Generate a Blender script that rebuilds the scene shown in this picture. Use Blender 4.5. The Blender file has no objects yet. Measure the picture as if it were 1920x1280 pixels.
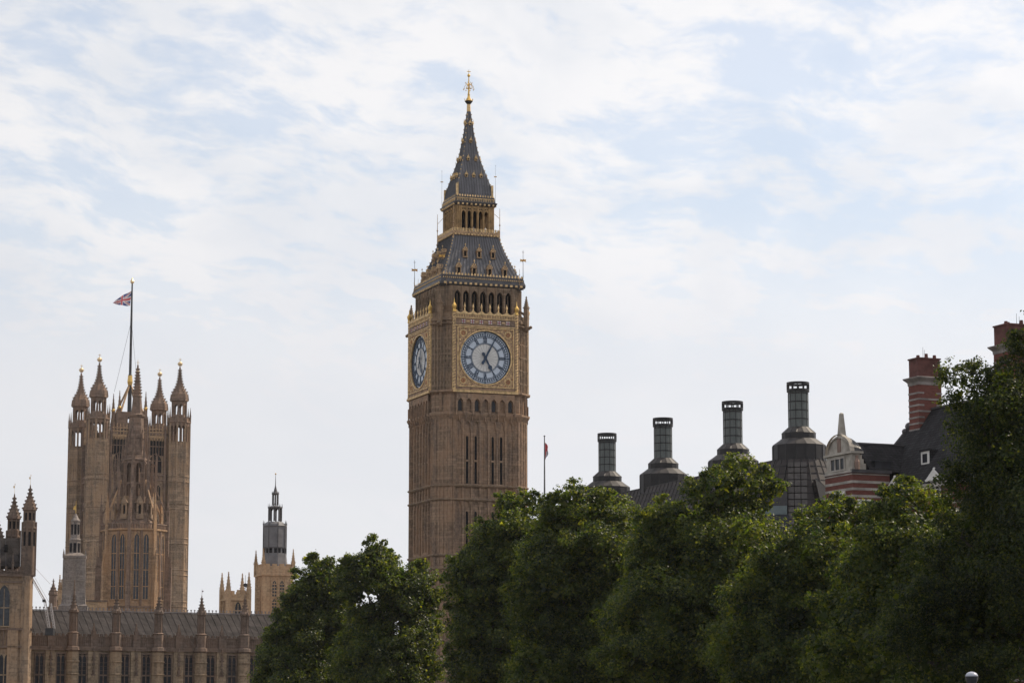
import bpy, math, random
import numpy as np
from mathutils import Matrix, Vector

random.seed(7)
PI = math.pi
R = math.radians
SC = bpy.context.scene
COL = SC.collection

# ---------------------------------------------------------------- camera
CAM_Z = 1.7
PITCH = R(8.5)
FPX = 4800.0                      # focal length in pixels of the 1920 px wide photograph
cam_data = bpy.data.cameras.new("camera")
cam_data.sensor_width = 36.0
cam_data.lens = 36.0 * FPX / 1920.0
cam_data.clip_start = 0.5
cam_data.clip_end = 9000.0
cam = bpy.data.objects.new("camera", cam_data)
COL.objects.link(cam)
cam.location = (0, 0, CAM_Z)
cam.rotation_euler = (PI / 2 + PITCH, 0, 0)
SC.camera = cam
SC.render.resolution_x, SC.render.resolution_y = 1024, 682

# ---------------------------------------------------------------- light
SUN_AZ = R(60)                    # clockwise from +Y (the view direction) towards +X
SUN_EL = R(47)
world = bpy.data.worlds.new("World")
SC.world = world
world.use_nodes = True
nt = world.node_tree
nt.nodes.clear()
N, L = nt.nodes.new, nt.links.new


def mathn(tree, op, a, b=None, c=None, clamp=False):
    n = tree.nodes.new("ShaderNodeMath")
    n.operation = op
    n.use_clamp = clamp
    for i, v in enumerate((a, b, c)):
        if v is None:
            continue
        if isinstance(v, (int, float)):
            n.inputs[i].default_value = v
        else:
            tree.links.new(v, n.inputs[i])
    return n.outputs[0]


def maprange(tree, v, a, b, c, d, smooth=True):
    n = tree.nodes.new("ShaderNodeMapRange")
    n.interpolation_type = 'SMOOTHSTEP' if smooth else 'LINEAR'
    tree.links.new(v, n.inputs['Value'])
    for k, x in zip(('From Min', 'From Max', 'To Min', 'To Max'), (a, b, c, d)):
        n.inputs[k].default_value = x
    return n.outputs['Result']


def mixc(tree, f, a, b, mode='MIX'):
    n = tree.nodes.new("ShaderNodeMix")
    n.data_type = 'RGBA'
    n.blend_type = mode
    for i, v in ((0, f), (6, a), (7, b)):
        if isinstance(v, (int, float)):
            n.inputs[i].default_value = v
        elif isinstance(v, tuple):
            n.inputs[i].default_value = (*v, 1) if len(v) == 3 else v
        else:
            tree.links.new(v, n.inputs[i])
    return n.outputs[2]


def noise(tree, vec, scale, detail=4, rough=0.55, dist=0.0):
    n = tree.nodes.new("ShaderNodeTexNoise")
    n.inputs['Scale'].default_value = scale
    n.inputs['Detail'].default_value = detail
    n.inputs['Roughness'].default_value = rough
    n.inputs['Distortion'].default_value = dist
    if vec is not None:
        tree.links.new(vec, n.inputs['Vector'])
    return n.outputs['Fac']


def mapping(tree, vec, scale=(1, 1, 1), rot=(0, 0, 0), loc=(0, 0, 0)):
    n = tree.nodes.new("ShaderNodeMapping")
    n.inputs['Scale'].default_value = scale
    n.inputs['Rotation'].default_value = rot
    n.inputs['Location'].default_value = loc
    tree.links.new(vec, n.inputs['Vector'])
    return n.outputs['Vector']


sky = N("ShaderNodeTexSky")
sky.sky_type = 'NISHITA'
sky.sun_disc = False
sky.sun_elevation = SUN_EL
sky.sun_rotation = SUN_AZ
sky.air_density = 1.0
sky.dust_density = 1.5
skyc = N("ShaderNodeVectorMath")
skyc.operation = 'SCALE'
skyc.inputs['Scale'].default_value = 0.15
L(sky.outputs[0], skyc.inputs[0])
tc = N("ShaderNodeTexCoord")
sep = N("ShaderNodeSeparateXYZ")
L(tc.outputs['Generated'], sep.inputs[0])
den = mathn(nt, 'ADD', mathn(nt, 'MAXIMUM', sep.outputs['Z'], 0.0), 0.42)
comb = N("ShaderNodeCombineXYZ")
L(mathn(nt, 'DIVIDE', sep.outputs['X'], den), comb.inputs[0])
L(mathn(nt, 'DIVIDE', sep.outputs['Z'], den), comb.inputs[1])
L(mathn(nt, 'MULTIPLY', sep.outputs['Y'], 0.3), comb.inputs[2])
cl = comb.outputs[0]
# thin altocumulus sheet: broad diagonal banks, fleecy ripples, fine grain
warp = noise(nt, mapping(nt, cl, (1, 1.3, 1), (0, 0, R(20)), (4, 1, 0)), 9.0, 3, 0.5)
wv = N("ShaderNodeVectorMath")
wv.operation = 'MULTIPLY_ADD'
cw = N("ShaderNodeCombineXYZ")
L(warp, cw.inputs[0])
L(warp, cw.inputs[1])
L(cw.outputs[0], wv.inputs[0])
wv.inputs[1].default_value = (0.05, 0.02, 0)
L(cl, wv.inputs[2])
clw = mapping(nt, wv.outputs[0], (1, 1, 1), (0, 0, R(5)))
big = noise(nt, mapping(nt, clw, (1.0, 3.6, 1), (0, 0, 0), (7.7, 0.4, 0)), 5.5, 4, 0.5)
fleece = noise(nt, mapping(nt, clw, (1.0, 4.0, 1), (0, 0, 0), (5.5, 2.8, 0)), 22.0, 7, 0.58)
fine = noise(nt, mapping(nt, clw, (1.0, 2.2, 1), (0, 0, 0), (1.3, 2.7, 0)), 60.0, 4, 0.6)
mixv = mathn(nt, 'ADD', mathn(nt, 'ADD', mathn(nt, 'MULTIPLY', big, 0.50), mathn(nt, 'MULTIPLY', fleece, 0.58)), mathn(nt, 'MULTIPLY', fine, 0.10))
cover = maprange(nt, mixv, 0.48, 0.64, 0.0, 1.0)
# milky air low down
low = maprange(nt, sep.outputs['Z'], 0.125, 0.215, 1.0, 0.0)
thin = mathn(nt, 'ADD', mathn(nt, 'MULTIPLY', mathn(nt, 'MAXIMUM', cover, mathn(nt, 'MULTIPLY', low, 0.9)), 0.47), 0.53)
soft = noise(nt, mapping(nt, clw, (1, 2.2, 1), (0, 0, R(12)), (7, 3, 0)), 7.0, 6, 0.55)
cloudc = mixc(nt, maprange(nt, soft, 0.36, 0.62, 0.0, 1.0), (0.80, 0.825, 0.875), (0.93, 0.925, 0.94))
cloudc = mixc(nt, mathn(nt, 'MULTIPLY', low, 0.8), cloudc, (0.80, 0.808, 0.845))
side = maprange(nt, sep.outputs['X'], -0.2, 0.2, 0.96, 1.06, False)
cs = N("ShaderNodeVectorMath")
cs.operation = 'SCALE'
L(cloudc, cs.inputs[0])
L(side, cs.inputs['Scale'])
final = mixc(nt, thin, skyc.outputs[0], cs.outputs[0])
bg = N("ShaderNodeBackground")
bg.inputs['Strength'].default_value = 1.0
L(final, bg.inputs['Color'])
wo = N("ShaderNodeOutputWorld")
L(bg.outputs[0], wo.inputs['Surface'])

sun_d = bpy.data.lights.new("sun", 'SUN')
sun_d.energy = 5.0
sun_d.angle = R(0.53)
sun_d.color = (1.0, 0.86, 0.68)
sun = bpy.data.objects.new("sun", sun_d)
COL.objects.link(sun)
sdir = Vector((math.sin(SUN_AZ) * math.cos(SUN_EL), math.cos(SUN_AZ) * math.cos(SUN_EL), math.sin(SUN_EL)))
sun.rotation_euler = (-sdir).to_track_quat('-Z', 'Y').to_euler()
sun.location = (0, 0, 200)

SC.view_settings.view_transform = 'Standard'
SC.view_settings.look = 'None'
SC.view_settings.exposure = 0.0
SC.view_settings.gamma = 1.0
SC.cycles.max_bounces = 6
SC.cycles.diffuse_bounces = 3
SC.cycles.glossy_bounces = 2
SC.cycles.transparent_max_bounces = 8

# ---------------------------------------------------------------- measuring helpers
CP, SP = math.cos(PITCH), math.sin(PITCH)


def at(px, py, Y):
    """World point at distance Y that the photograph shows at (px, py); used to size real things."""
    xc, yc = (px - 960) / FPX, (640 - py) / FPX
    t = Y / (CP - yc * SP)
    return Vector((xc * t, Y, CAM_Z + t * (yc * CP + SP)))


def zat(py, Y):
    return at(960, py, Y).z


# ---------------------------------------------------------------- mesh builder
class MB:
    def __init__(s):
        s.v, s.f, s.mi = [], [], []
        s.M = None
        s.m = 0

    def add(s, vs, fs):
        b = len(s.v)
        if s.M is None:
            s.v.extend(tuple(v) for v in vs)
        else:
            s.v.extend(tuple(s.M @ Vector(v)) for v in vs)
        for f in fs:
            s.f.append([i + b for i in f])
            s.mi.append(s.m)
        return s

    def box(s, x0, x1, y0, y1, z0, z1):
        return s.add([(x0, y0, z0), (x1, y0, z0), (x1, y1, z0), (x0, y1, z0), (x0, y0, z1), (x1, y0, z1), (x1, y1, z1), (x0, y1, z1)],
                     [(0, 3, 2, 1), (4, 5, 6, 7), (0, 1, 5, 4), (1, 2, 6, 5), (2, 3, 7, 6), (3, 0, 4, 7)])

    def cbox(s, x, y, z0, z1, w, d=None):
        d = w if d is None else d
        return s.box(x - w / 2, x + w / 2, y - d / 2, y + d / 2, z0, z1)

    def loft(s, rings, cap0=True, cap1=True):
        n = len(rings[0])
        vs = [p for r in rings for p in r]
        fs = []
        for k in range(len(rings) - 1):
            for i in range(n):
                j = (i + 1) % n
                fs.append((k * n + i, k * n + j, (k + 1) * n + j, (k + 1) * n + i))
        if cap0:
            fs.append(tuple(range(n - 1, -1, -1)))
        if cap1:
            fs.append(tuple((len(rings) - 1) * n + i for i in range(n)))
        return s.add(vs, fs)

    def prof(s, x, y, pts, n=8, rot=None):
        """Turned n-sided body; pts = [(z, circumradius)]."""
        rot = PI / n if rot is None else rot
        return s.loft([[(x + r * math.cos(rot + 2 * PI * i / n), y + r * math.sin(rot + 2 * PI * i / n), z) for i in range(n)] for z, r in pts])

    def sq(s, x, y, pts):
        """Square lofted body; pts = [(z, half width)]."""
        return s.loft([[(x - h, y - h, z), (x + h, y - h, z), (x + h, y + h, z), (x - h, y + h, z)] for z, h in pts])

    def csq(s, pts):
        """Square with cut corners; pts = [(z, half width, cut)]."""
        return s.loft([[(-h + k, -h, z), (h - k, -h, z), (h, -h + k, z), (h, h - k, z), (h - k, h, z), (-h + k, h, z), (-h, h - k, z), (-h, -h + k, z)] for z, h, k in pts])

    def prism(s, poly, z0, z1):
        return s.loft([[(x, y, z0) for x, y in poly], [(x, y, z1) for x, y in poly]])

    def tube(s, p, q, r0, r1=None, n=6):
        r1 = r0 if r1 is None else r1
        p, q = Vector(p), Vector(q)
        d = (q - p).normalized()
        a = d.orthogonal().normalized()
        b = d.cross(a)
        rings = []
        for c, r in ((p, r0), (q, r1)):
            rings.append([tuple(c + a * (r * math.cos(2 * PI * i / n)) + b * (r * math.sin(2 * PI * i / n))) for i in range(n)])
        return s.loft(rings)

    def ball(s, x, y, z, r, n=8, sz=1.0):
        pts = [(z + r * sz * math.sin(t), max(r * math.cos(t), r * 0.05)) for t in [(-0.5 + i / 6) * PI for i in range(7)]]
        return s.prof(x, y, pts, n, 0)

    def arch(s, x0, x1, z0, z1, w, zs, yf, yb, k=1.0, back=False):
        """Plate in the local x/z plane (front at y=yf, back at y=yb) with a pointed arch opening of width w, open at the bottom."""
        c, h = (x0 + x1) / 2, w / 2
        m = 5
        left = []
        for i in range(m + 1):
            t = R(60) * i / m
            left.append((c + h - w * math.cos(t), zs + w * math.sin(t) * k))
        left[-1] = (c, left[-1][1])
        pts = left + [(2 * c - x, z) for x, z in reversed(left[:-1])]
        pts = [(c - h, z0)] + pts + [(c + h, z0)]
        z1 = max(z1, max(z for _, z in pts) + 0.02)
        for y in ((yf, yb) if back else (yf,)):
            s.add([(x0, y, z0), (c - h, y, z0), (c - h, y, z1), (x0, y, z1)], [(0, 1, 2, 3)])
            s.add([(c + h, y, z0), (x1, y, z0), (x1, y, z1), (c + h, y, z1)], [(0, 1, 2, 3)])
            for (xa, za), (xb, zb) in zip(pts[1:-2], pts[2:-1]):
                s.add([(xa, y, za), (xb, y, zb), (xb, y, z1), (xa, y, z1)], [(0, 1, 2, 3)])
        for (xa, za), (xb, zb) in zip(pts[:-1], pts[1:]):
            s.add([(xa, yf, za), (xb, yf, zb), (xb, yb, zb), (xa, yb, za)], [(0, 1, 2, 3)])
        s.add([(x0, yf, z1), (x1, yf, z1), (x1, yb, z1), (x0, yb, z1)], [(0, 1, 2, 3)])
        return s

    def lancet(s, c, w, z0, zs, y0, y1, k=1.0):
        """Solid pointed-arch panel (window glass) between y0 (front) and y1."""
        h = w / 2
        pts = [(c - h, z0)]
        left = [(c + h - w * math.cos(R(60) * i / 4), zs + w * math.sin(R(60) * i / 4) * k) for i in range(5)]
        left[-1] = (c, left[-1][1])
        pts += left + [(2 * c - x, z) for x, z in reversed(left[:-1])] + [(c + h, z0)]
        return s.loft([[(x, y0, z) for x, z in pts], [(x, y1, z) for x, z in pts]])

    def spire(s, x, y, z0, z1, r, n=4, rot=None, crock=True, steps=5, cs=None):
        """Crocketed spirelet."""
        rot = (PI / 4 if n == 4 else PI / n) if rot is None else rot
        s.prof(x, y, [(z0, r), (z1, r * 0.12)], n, rot)
        if crock:
            cs = r * 0.26 if cs is None else cs
            for i in range(steps):
                t = (i + 0.5) / steps
                z = z0 + (z1 - z0) * t
                rr = r * (1 - t) + cs * 0.4
                for k in range(n):
                    a = rot + 2 * PI * k / n
                    s.cbox(x + rr * math.cos(a), y + rr * math.sin(a), z - cs * 0.5, z + cs * 0.6, cs)
        s.ball(x, y, z1, r * 0.28, 6)
        return s

    def pinnacle(s, x, y, z0, zm, z1, w, steps=5):
        s.cbox(x, y, z0, zm, w)
        s.cbox(x, y, zm, zm + w * 0.25, w * 1.3)
        s.spire(x, y, zm + w * 0.25, z1, w * 0.62, 4, steps=steps)
        return s

    def build(s, name, mats, parent=None, smooth=False):
        me = bpy.data.meshes.new(name)
        me.from_pydata(s.v, [], s.f)
        for m in (mats if isinstance(mats, (list, tuple)) else [mats]):
            me.materials.append(m)
        if any(s.mi):
            me.polygons.foreach_set("material_index", s.mi)
        if smooth:
            me.polygons.foreach_set("use_smooth", [True] * len(s.f))
        me.update()
        o = bpy.data.objects.new(name, me)
        COL.objects.link(o)
        if parent is not None:
            o.parent = parent
        return o


def thing(name, label, cat, loc=(0, 0, 0), rz=0, group=None):
    o = bpy.data.objects.new(name, None)
    COL.objects.link(o)
    o.location = loc
    o.rotation_euler = (0, 0, rz)
    o.empty_display_size = 1.0
    o["label"] = label
    o["category"] = cat
    if group:
        o["group"] = group
    return o


def struct(o, kind="structure"):
    o["kind"] = kind
    return o


FACES = [Matrix.Rotation(R(a), 4, 'Z') for a in (0, -90, 90, 180)]

# ---------------------------------------------------------------- materials


def principled(name, base, rough=0.8, metal=0.0, spec=0.3):
    m = bpy.data.materials.new(name)
    m.use_nodes = True
    b = m.node_tree.nodes["Principled BSDF"]
    b.inputs['Base Color'].default_value = (*base, 1)
    b.inputs['Roughness'].default_value = rough
    b.inputs['Metallic'].default_value = metal
    b.inputs['Specular IOR Level'].default_value = spec
    return m, m.node_tree, b


def plain(name, base, rough=0.7, metal=0.0, var=0.25, scale=1.2, spec=0.3):
    m, t, b = principled(name, base, rough, metal, spec)
    tcn = t.nodes.new("ShaderNodeTexCoord")
    f = noise(t, tcn.outputs['Object'], scale, 5)
    dark = tuple(c * (1 - var) for c in base)
    lite = tuple(min(1, c * (1 + var)) for c in base)
    t.links.new(mixc(t, maprange(t, f, 0.3, 0.7, 0, 1), dark, lite), b.inputs['Base Color'])
    return m


def bump(t, b, h, dist, strength=0.6):
    n = t.nodes.new("ShaderNodeBump")
    n.inputs['Distance'].default_value = dist
    n.inputs['Strength'].default_value = strength
    t.links.new(h, n.inputs['Height'])
    t.links.new(n.outputs[0], b.inputs['Normal'])


def stone(name, a, bcol, dark, blockw=0.9, blockh=0.38, mortar=0.02, bumpd=0.05):
    """Weathered ashlar: courses of blocks that differ in tone, rusty and sooty patches, drips."""
    m, t, b = principled(name, a, 0.9, 0, 0.15)
    tcn = t.nodes.new("ShaderNodeTexCoord")
    o = tcn.outputs['Object']
    sp = t.nodes.new("ShaderNodeSeparateXYZ")
    t.links.new(o, sp.inputs[0])
    cb = t.nodes.new("ShaderNodeCombineXYZ")
    t.links.new(mathn(t, 'ADD', sp.outputs['X'], sp.outputs['Y']), cb.inputs[0])
    t.links.new(sp.outputs['Z'], cb.inputs[1])
    br = t.nodes.new("ShaderNodeTexBrick")
    br.inputs['Scale'].default_value = 1.0
    br.inputs['Brick Width'].default_value = blockw
    br.inputs['Row Height'].default_value = blockh
    br.inputs['Mortar Size'].default_value = mortar
    br.inputs['Color1'].default_value = (*[c * 0.62 for c in a], 1)
    br.inputs['Color2'].default_value = (*[min(1, c * 1.38) for c in a], 1)
    br.inputs['Mortar'].default_value = (*[c * 0.45 for c in a], 1)
    t.links.new(cb.outputs[0], br.inputs['Vector'])
    n1 = noise(t, o, 0.16, 6, 0.6)
    c1 = mixc(t, maprange(t, n1, 0.44, 0.58, 0, 0.8), br.outputs['Color'], bcol)
    n2 = noise(t, mapping(t, o, (1.6, 1.6, 0.22)), 0.8, 6, 0.65)
    c2 = mixc(t, maprange(t, n2, 0.46, 0.66, 0, 0.85), c1, dark)
    n3 = noise(t, o, 2.6, 4, 0.6)
    c3 = mixc(t, maprange(t, n3, 0.3, 0.7, 0.0, 0.5), c2, tuple(c * 1.6 for c in a))
    t.links.new(c3, b.inputs['Base Color'])
    bump(t, b, mathn(t, 'ADD', mathn(t, 'MULTIPLY', br.outputs['Fac'], -1.0), mathn(t, 'MULTIPLY', n3, 0.8)), bumpd)
    return m


def ribbed(name, base, pitch=0.6, axis='XY', rough=0.45, spec=0.4, var=0.3, rows=None):
    """Metal or slate roofing with standing seams running down the slope."""
    m, t, b = principled(name, base, rough, 0.0, spec)
    tcn = t.nodes.new("ShaderNodeTexCoord")
    o = tcn.outputs['Object']
    f = noise(t, mapping(t, o, (1, 1, 0.35)), 0.9, 5)
    f2 = noise(t, o, 6.0, 3)
    c = mixc(t, maprange(t, f, 0.3, 0.7, 0, 1), tuple(x * (1 - var) for x in base), tuple(x * (1 + var) for x in base))
    c = mixc(t, maprange(t, f2, 0.35, 0.65, 0, 0.4), c, tuple(x * 1.5 for x in base))
    if rows:
        sp = t.nodes.new("ShaderNodeSeparateXYZ")
        t.links.new(o, sp.inputs[0])
        cb = t.nodes.new("ShaderNodeCombineXYZ")
        t.links.new(mathn(t, 'ADD', sp.outputs['X'], sp.outputs['Y']), cb.inputs[0])
        t.links.new(sp.outputs['Z'], cb.inputs[1])
        br = t.nodes.new("ShaderNodeTexBrick")
        br.inputs['Scale'].default_value = 1
        br.inputs['Brick Width'].default_value = pitch
        br.inputs['Row Height'].default_value = rows
        br.inputs['Mortar Size'].default_value = 0.02
        br.inputs['Color1'].default_value = (0.75, 0.75, 0.75, 1)
        br.inputs['Color2'].default_value = (1.25, 1.25, 1.25, 1)
        br.inputs['Mortar'].default_value = (0.45, 0.45, 0.45, 1)
        t.links.new(cb.outputs[0], br.inputs['Vector'])
        c = mixc(t, 1.0, c, br.outputs['Color'], 'MULTIPLY')
        bump(t, b, br.outputs['Fac'], -0.03)
    t.links.new(c, b.inputs['Base Color'])
    return m


STONE = stone("tower_stone", (0.222, 0.155, 0.108), (0.285, 0.178, 0.112), (0.098, 0.076, 0.065))
STONE_D = stone("sooty_stone", (0.185, 0.135, 0.094), (0.22, 0.145, 0.092), (0.075, 0.06, 0.052))
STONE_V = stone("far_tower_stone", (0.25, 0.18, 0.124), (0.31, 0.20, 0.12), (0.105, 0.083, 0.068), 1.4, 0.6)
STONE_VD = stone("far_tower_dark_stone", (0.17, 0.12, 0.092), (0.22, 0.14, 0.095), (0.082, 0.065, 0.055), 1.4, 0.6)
STONE_C = stone("central_stone", (0.30, 0.198, 0.122), (0.35, 0.205, 0.11), (0.17, 0.12, 0.085), 1.2, 0.5)
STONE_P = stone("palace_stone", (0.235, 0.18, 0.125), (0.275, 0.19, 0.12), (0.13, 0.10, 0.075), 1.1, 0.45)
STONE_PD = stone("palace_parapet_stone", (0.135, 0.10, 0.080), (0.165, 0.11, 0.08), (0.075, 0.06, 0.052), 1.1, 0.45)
STONE_Y = stone("honey_stone", (0.36, 0.25, 0.155), (0.38, 0.235, 0.14), (0.24, 0.17, 0.11), 1.1, 0.45)
STONE_G = stone("grey_stone", (0.19, 0.162, 0.145), (0.18, 0.145, 0.12), (0.10, 0.09, 0.085), 1.1, 0.45)
GOLD = plain("gilding", (0.62, 0.40, 0.12), 0.38, 0.75, 0.3, 3.0)
GOLDM = plain("matt_gold_paint", (0.56, 0.39, 0.195), 0.6, 0.1, 0.35, 2.2)
ORNATE = plain("gold_and_brown_ornament", (0.34, 0.225, 0.13), 0.65, 0.1, 0.55, 5.0)
SLATE = ribbed("cast_iron_roof", (0.085, 0.083, 0.092), 0.6)
SLATE_SEAM = plain("roof_seam", (0.055, 0.053, 0.058), 0.5)
SLATE_B = ribbed("shaw_slate", (0.027, 0.026, 0.028), 0.35, rough=0.85, rows=0.22, spec=0.1)
SLATE_P = ribbed("palace_roof_slate", (0.036, 0.031, 0.030), 0.9, rough=0.85, rows=1.1, spec=0.12)
DARK = plain("unlit_opening_dark", (0.014, 0.014, 0.016), 0.95, spec=0.03)  # near-black colour stands for the shade inside windows and openings
GLASS = plain("dark_window_glass", (0.02, 0.022, 0.028), 0.3, 0.0, 0.4, 0.7, 0.22)
GLASS_B = plain("leaded_glass", (0.04, 0.046, 0.056), 0.4, 0.0, 0.35, 1.5, 0.3)
OPAL = plain("opal_glass", (0.56, 0.55, 0.53), 0.45, 0, 0.06, 2.0, 0.4)
OPAL_B = plain("blue_white_opal_glass", (0.46, 0.52, 0.60), 0.4, 0, 0.05, 2.0, 0.4)
DIALBLUE = plain("prussian_blue_ironwork", (0.022, 0.045, 0.085), 0.5)
WHITE = plain("white_paint", (0.62, 0.60, 0.57), 0.6, 0, 0.12, 1.0)
RED = plain("red_paint", (0.42, 0.045, 0.04), 0.6, 0, 0.1)
FLAG_R = plain("flag_red", (0.65, 0.13, 0.14), 0.8, 0, 0.1)
FLAG_W = plain("flag_white", (0.75, 0.73, 0.73), 0.8, 0, 0.05)
FLAG_B = plain("flag_blue", (0.09, 0.10, 0.27), 0.8, 0, 0.1)
IRON = plain("dark_iron", (0.035, 0.035, 0.038), 0.5, 0.2)
BRONZE = ribbed("bronze_cladding", (0.036, 0.030, 0.029), 1.0, rough=0.6, var=0.25, spec=0.2)
BRONZE_D = plain("dark_bronze", (0.014, 0.013, 0.014), 0.5)
BRONZE_L = ribbed("chimney_metal", (0.075, 0.085, 0.082), 1.0, rough=0.42, var=0.2)
BRONZE_P = plain("roof_panel_light", (0.055, 0.048, 0.045), 0.5, 0, 0.3, 1.4)
PORTLAND = plain("portland_stone", (0.33, 0.30, 0.27), 0.8, 0, 0.3, 0.8)
BARK = plain("plane_bark", (0.055, 0.048, 0.038), 0.9, 0, 0.5, 3)
GLOBE_SKYLIT = plain("sky_lit_globe_glass", (0.38, 0.40, 0.45), 0.2, 0, 0.05)  # pale colour for the sky reflected on the globe's top
STEEL = plain("galvanised_steel", (0.42, 0.39, 0.38), 0.5, 0.3, 0.1)

# brick
BRICK, _t, _b = principled("red_brick", (0.26, 0.06, 0.04), 0.9, 0, 0.1)
_tc = _t.nodes.new("ShaderNodeTexCoord")
_sp = _t.nodes.new("ShaderNodeSeparateXYZ")
_t.links.new(_tc.outputs['Object'], _sp.inputs[0])
_cb = _t.nodes.new("ShaderNodeCombineXYZ")
_t.links.new(mathn(_t, 'ADD', _sp.outputs['X'], _sp.outputs['Y']), _cb.inputs[0])
_t.links.new(_sp.outputs['Z'], _cb.inputs[1])
_br = _t.nodes.new("ShaderNodeTexBrick")
_br.inputs['Scale'].default_value = 1
_br.inputs['Brick Width'].default_value = 0.23
_br.inputs['Row Height'].default_value = 0.075
_br.inputs['Mortar Size'].default_value = 0.008
_br.inputs['Color1'].default_value = (0.125, 0.038, 0.031, 1)
_br.inputs['Color2'].default_value = (0.185, 0.058, 0.047, 1)
_br.inputs['Mortar'].default_value = (0.16, 0.11, 0.09, 1)
_t.links.new(_cb.outputs[0], _br.inputs['Vector'])
_n = noise(_t, _tc.outputs['Object'], 0.7, 5)
_t.links.new(mixc(_t, maprange(_t, _n, 0.4, 0.7, 0, 0.6), _br.outputs['Color'], (0.10, 0.04, 0.035)), _b.inputs['Base Color'])


def leaf_material(name, c0, c1, c2):
    m = bpy.data.materials.new(name)
    m.use_nodes = True
    t = m.node_tree
    t.nodes.clear()
    out = t.nodes.new("ShaderNodeOutputMaterial")
    tcn = t.nodes.new("ShaderNodeTexCoord")
    geo = t.nodes.new("ShaderNodeNewGeometry")
    n1 = noise(t, tcn.outputs['Object'], 0.55, 4)
    col = mixc(t, maprange(t, n1, 0.35, 0.65, 0, 1), c0, c1)
    col = mixc(t, maprange(t, geo.outputs['Random Per Island'], 0.55, 1.0, 0, 0.75), col, c2)
    d = t.nodes.new("ShaderNodeBsdfPrincipled")
    d.inputs['Roughness'].default_value = 0.42
    d.inputs['Specular IOR Level'].default_value = 0.35
    t.links.new(col, d.inputs['Base Color'])
    tr = t.nodes.new("ShaderNodeBsdfTranslucent")
    tcol = mixc(t, 1.0, col, (3.0, 2.7, 0.55), 'MULTIPLY')
    t.links.new(tcol, tr.inputs['Color'])
    mx = t.nodes.new("ShaderNodeMixShader")
    mx.inputs[0].default_value = 0.58
    t.links.new(d.outputs[0], mx.inputs[1])
    t.links.new(tr.outputs[0], mx.inputs[2])
    t.links.new(mx.outputs[0], out.inputs['Surface'])
    return m


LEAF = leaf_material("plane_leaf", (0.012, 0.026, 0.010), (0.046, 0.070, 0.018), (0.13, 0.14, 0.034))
LEAF_SHADED = leaf_material("plane_leaf_shaded", (0.008, 0.016, 0.006), (0.018, 0.031, 0.009), (0.07, 0.082, 0.018))  # darker leaf copy: the near tree's deep shade is in its colour

# ---------------------------------------------------------------- ground
g = MB()
g.add([(-2500, -300, 0), (2500, -300, 0), (2500, 4000, 0), (-2500, 4000, 0)], [(0, 1, 2, 3)])
struct(g.build("ground", plain("ground_paving", (0.12, 0.11, 0.10), 0.9, 0, 0.2, 0.2)))
pv = thing
rd = MB()
rd.M = Matrix.Translation((20, 150, 0)) @ Matrix.Rotation(R(17), 4, 'Z')
rd.box(-22, -9, -190, 190, -0.2, 0.004)
struct(rd.build("road", plain("asphalt", (0.05, 0.05, 0.052), 0.9, 0, 0.2, 0.8)))
rd = MB()
rd.M = Matrix.Translation((20, 150, 0)) @ Matrix.Rotation(R(17), 4, 'Z')
rd.box(-9, -4.5, -190, 190, -0.2, 0.13)
struct(rd.build("pavement", plain("paving_slabs", (0.25, 0.24, 0.22), 0.9, 0, 0.15, 0.8)))
rd = MB()
rd.M = Matrix.Translation((20, 150, 0)) @ Matrix.Rotation(R(17), 4, 'Z')
for i in range(60):
    rd.box(-15.6, -15.4, -188 + i * 6, -185 + i * 6, 0.004, 0.009)
struct(rd.build("road_markings", plain("road_paint", (0.7, 0.7, 0.68), 0.8, 0, 0.1)))


# ================================================================ THE CLOCK TOWER
def annulus(mb, cx, cz, r0, r1, yf, yb, n=56):
    vs, fs = [], []
    for i in range(n):
        a = 2 * PI * i / n
        c, s_ = math.cos(a), math.sin(a)
        vs += [(cx + r0 * c, yf, cz + r0 * s_), (cx + r1 * c, yf, cz + r1 * s_), (cx + r0 * c, yb, cz + r0 * s_), (cx + r1 * c, yb, cz + r1 * s_)]
    for i in range(n):
        a, b = 4 * i, 4 * ((i + 1) % n)
        fs += [(a, a + 1, b + 1, b), (a + 1, a + 3, b + 3, b + 1), (a, b, b + 2, a + 2)]
    mb.add(vs, fs)


def disc(mb, cx, cz, r, yf, n=56):
    mb.add([(cx + r * math.cos(2 * PI * i / n), yf, cz + r * math.sin(2 * PI * i / n)) for i in range(n)], [tuple(range(n))])


def bar(mb, cz, ang, pts, yf, yb):
    """Flat polygon given as (across, outward) pairs on a dial arm pointing to clock angle ang (clockwise from 12)."""
    s_, c = math.sin(ang), math.cos(ang)
    pf = [(a * c + o * s_, yf, cz - a * s_ + o * c) for a, o in pts]
    pb = [(x, yb, z) for x, _, z in pf]
    mb.loft([pf, pb])


def seg(mb, cz, ang, a0, o0, a1, o1, w, yf, yb):
    dx, dz = a1 - a0, o1 - o0
    l = math.hypot(dx, dz)
    nx, nz = -dz / l * w / 2, dx / l * w / 2
    bar(mb, cz, ang, [(a0 + nx, o0 + nz), (a1 + nx, o1 + nz), (a1 - nx, o1 - nz), (a0 - nx, o0 - nz)], yf, yb)


ROMAN = ["XII", "I", "II", "III", "IV", "V", "VI", "VII", "VIII", "IX", "X", "XI"]
GW = {'I': 0.19, 'V': 0.34, 'X': 0.36}

TX = at(879, 133, 371).x
TOWER = thing("clock_tower", "tall brown stone clock tower with gilded dials and a slate spire", "clock tower", (TX, 371, 0), R(20.5))


def tz(py, off=7.2):
    return zat(py, 371 - off * 0.94)


PW = 33.5   # photograph pixels per metre of half width seen across both faces
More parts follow.
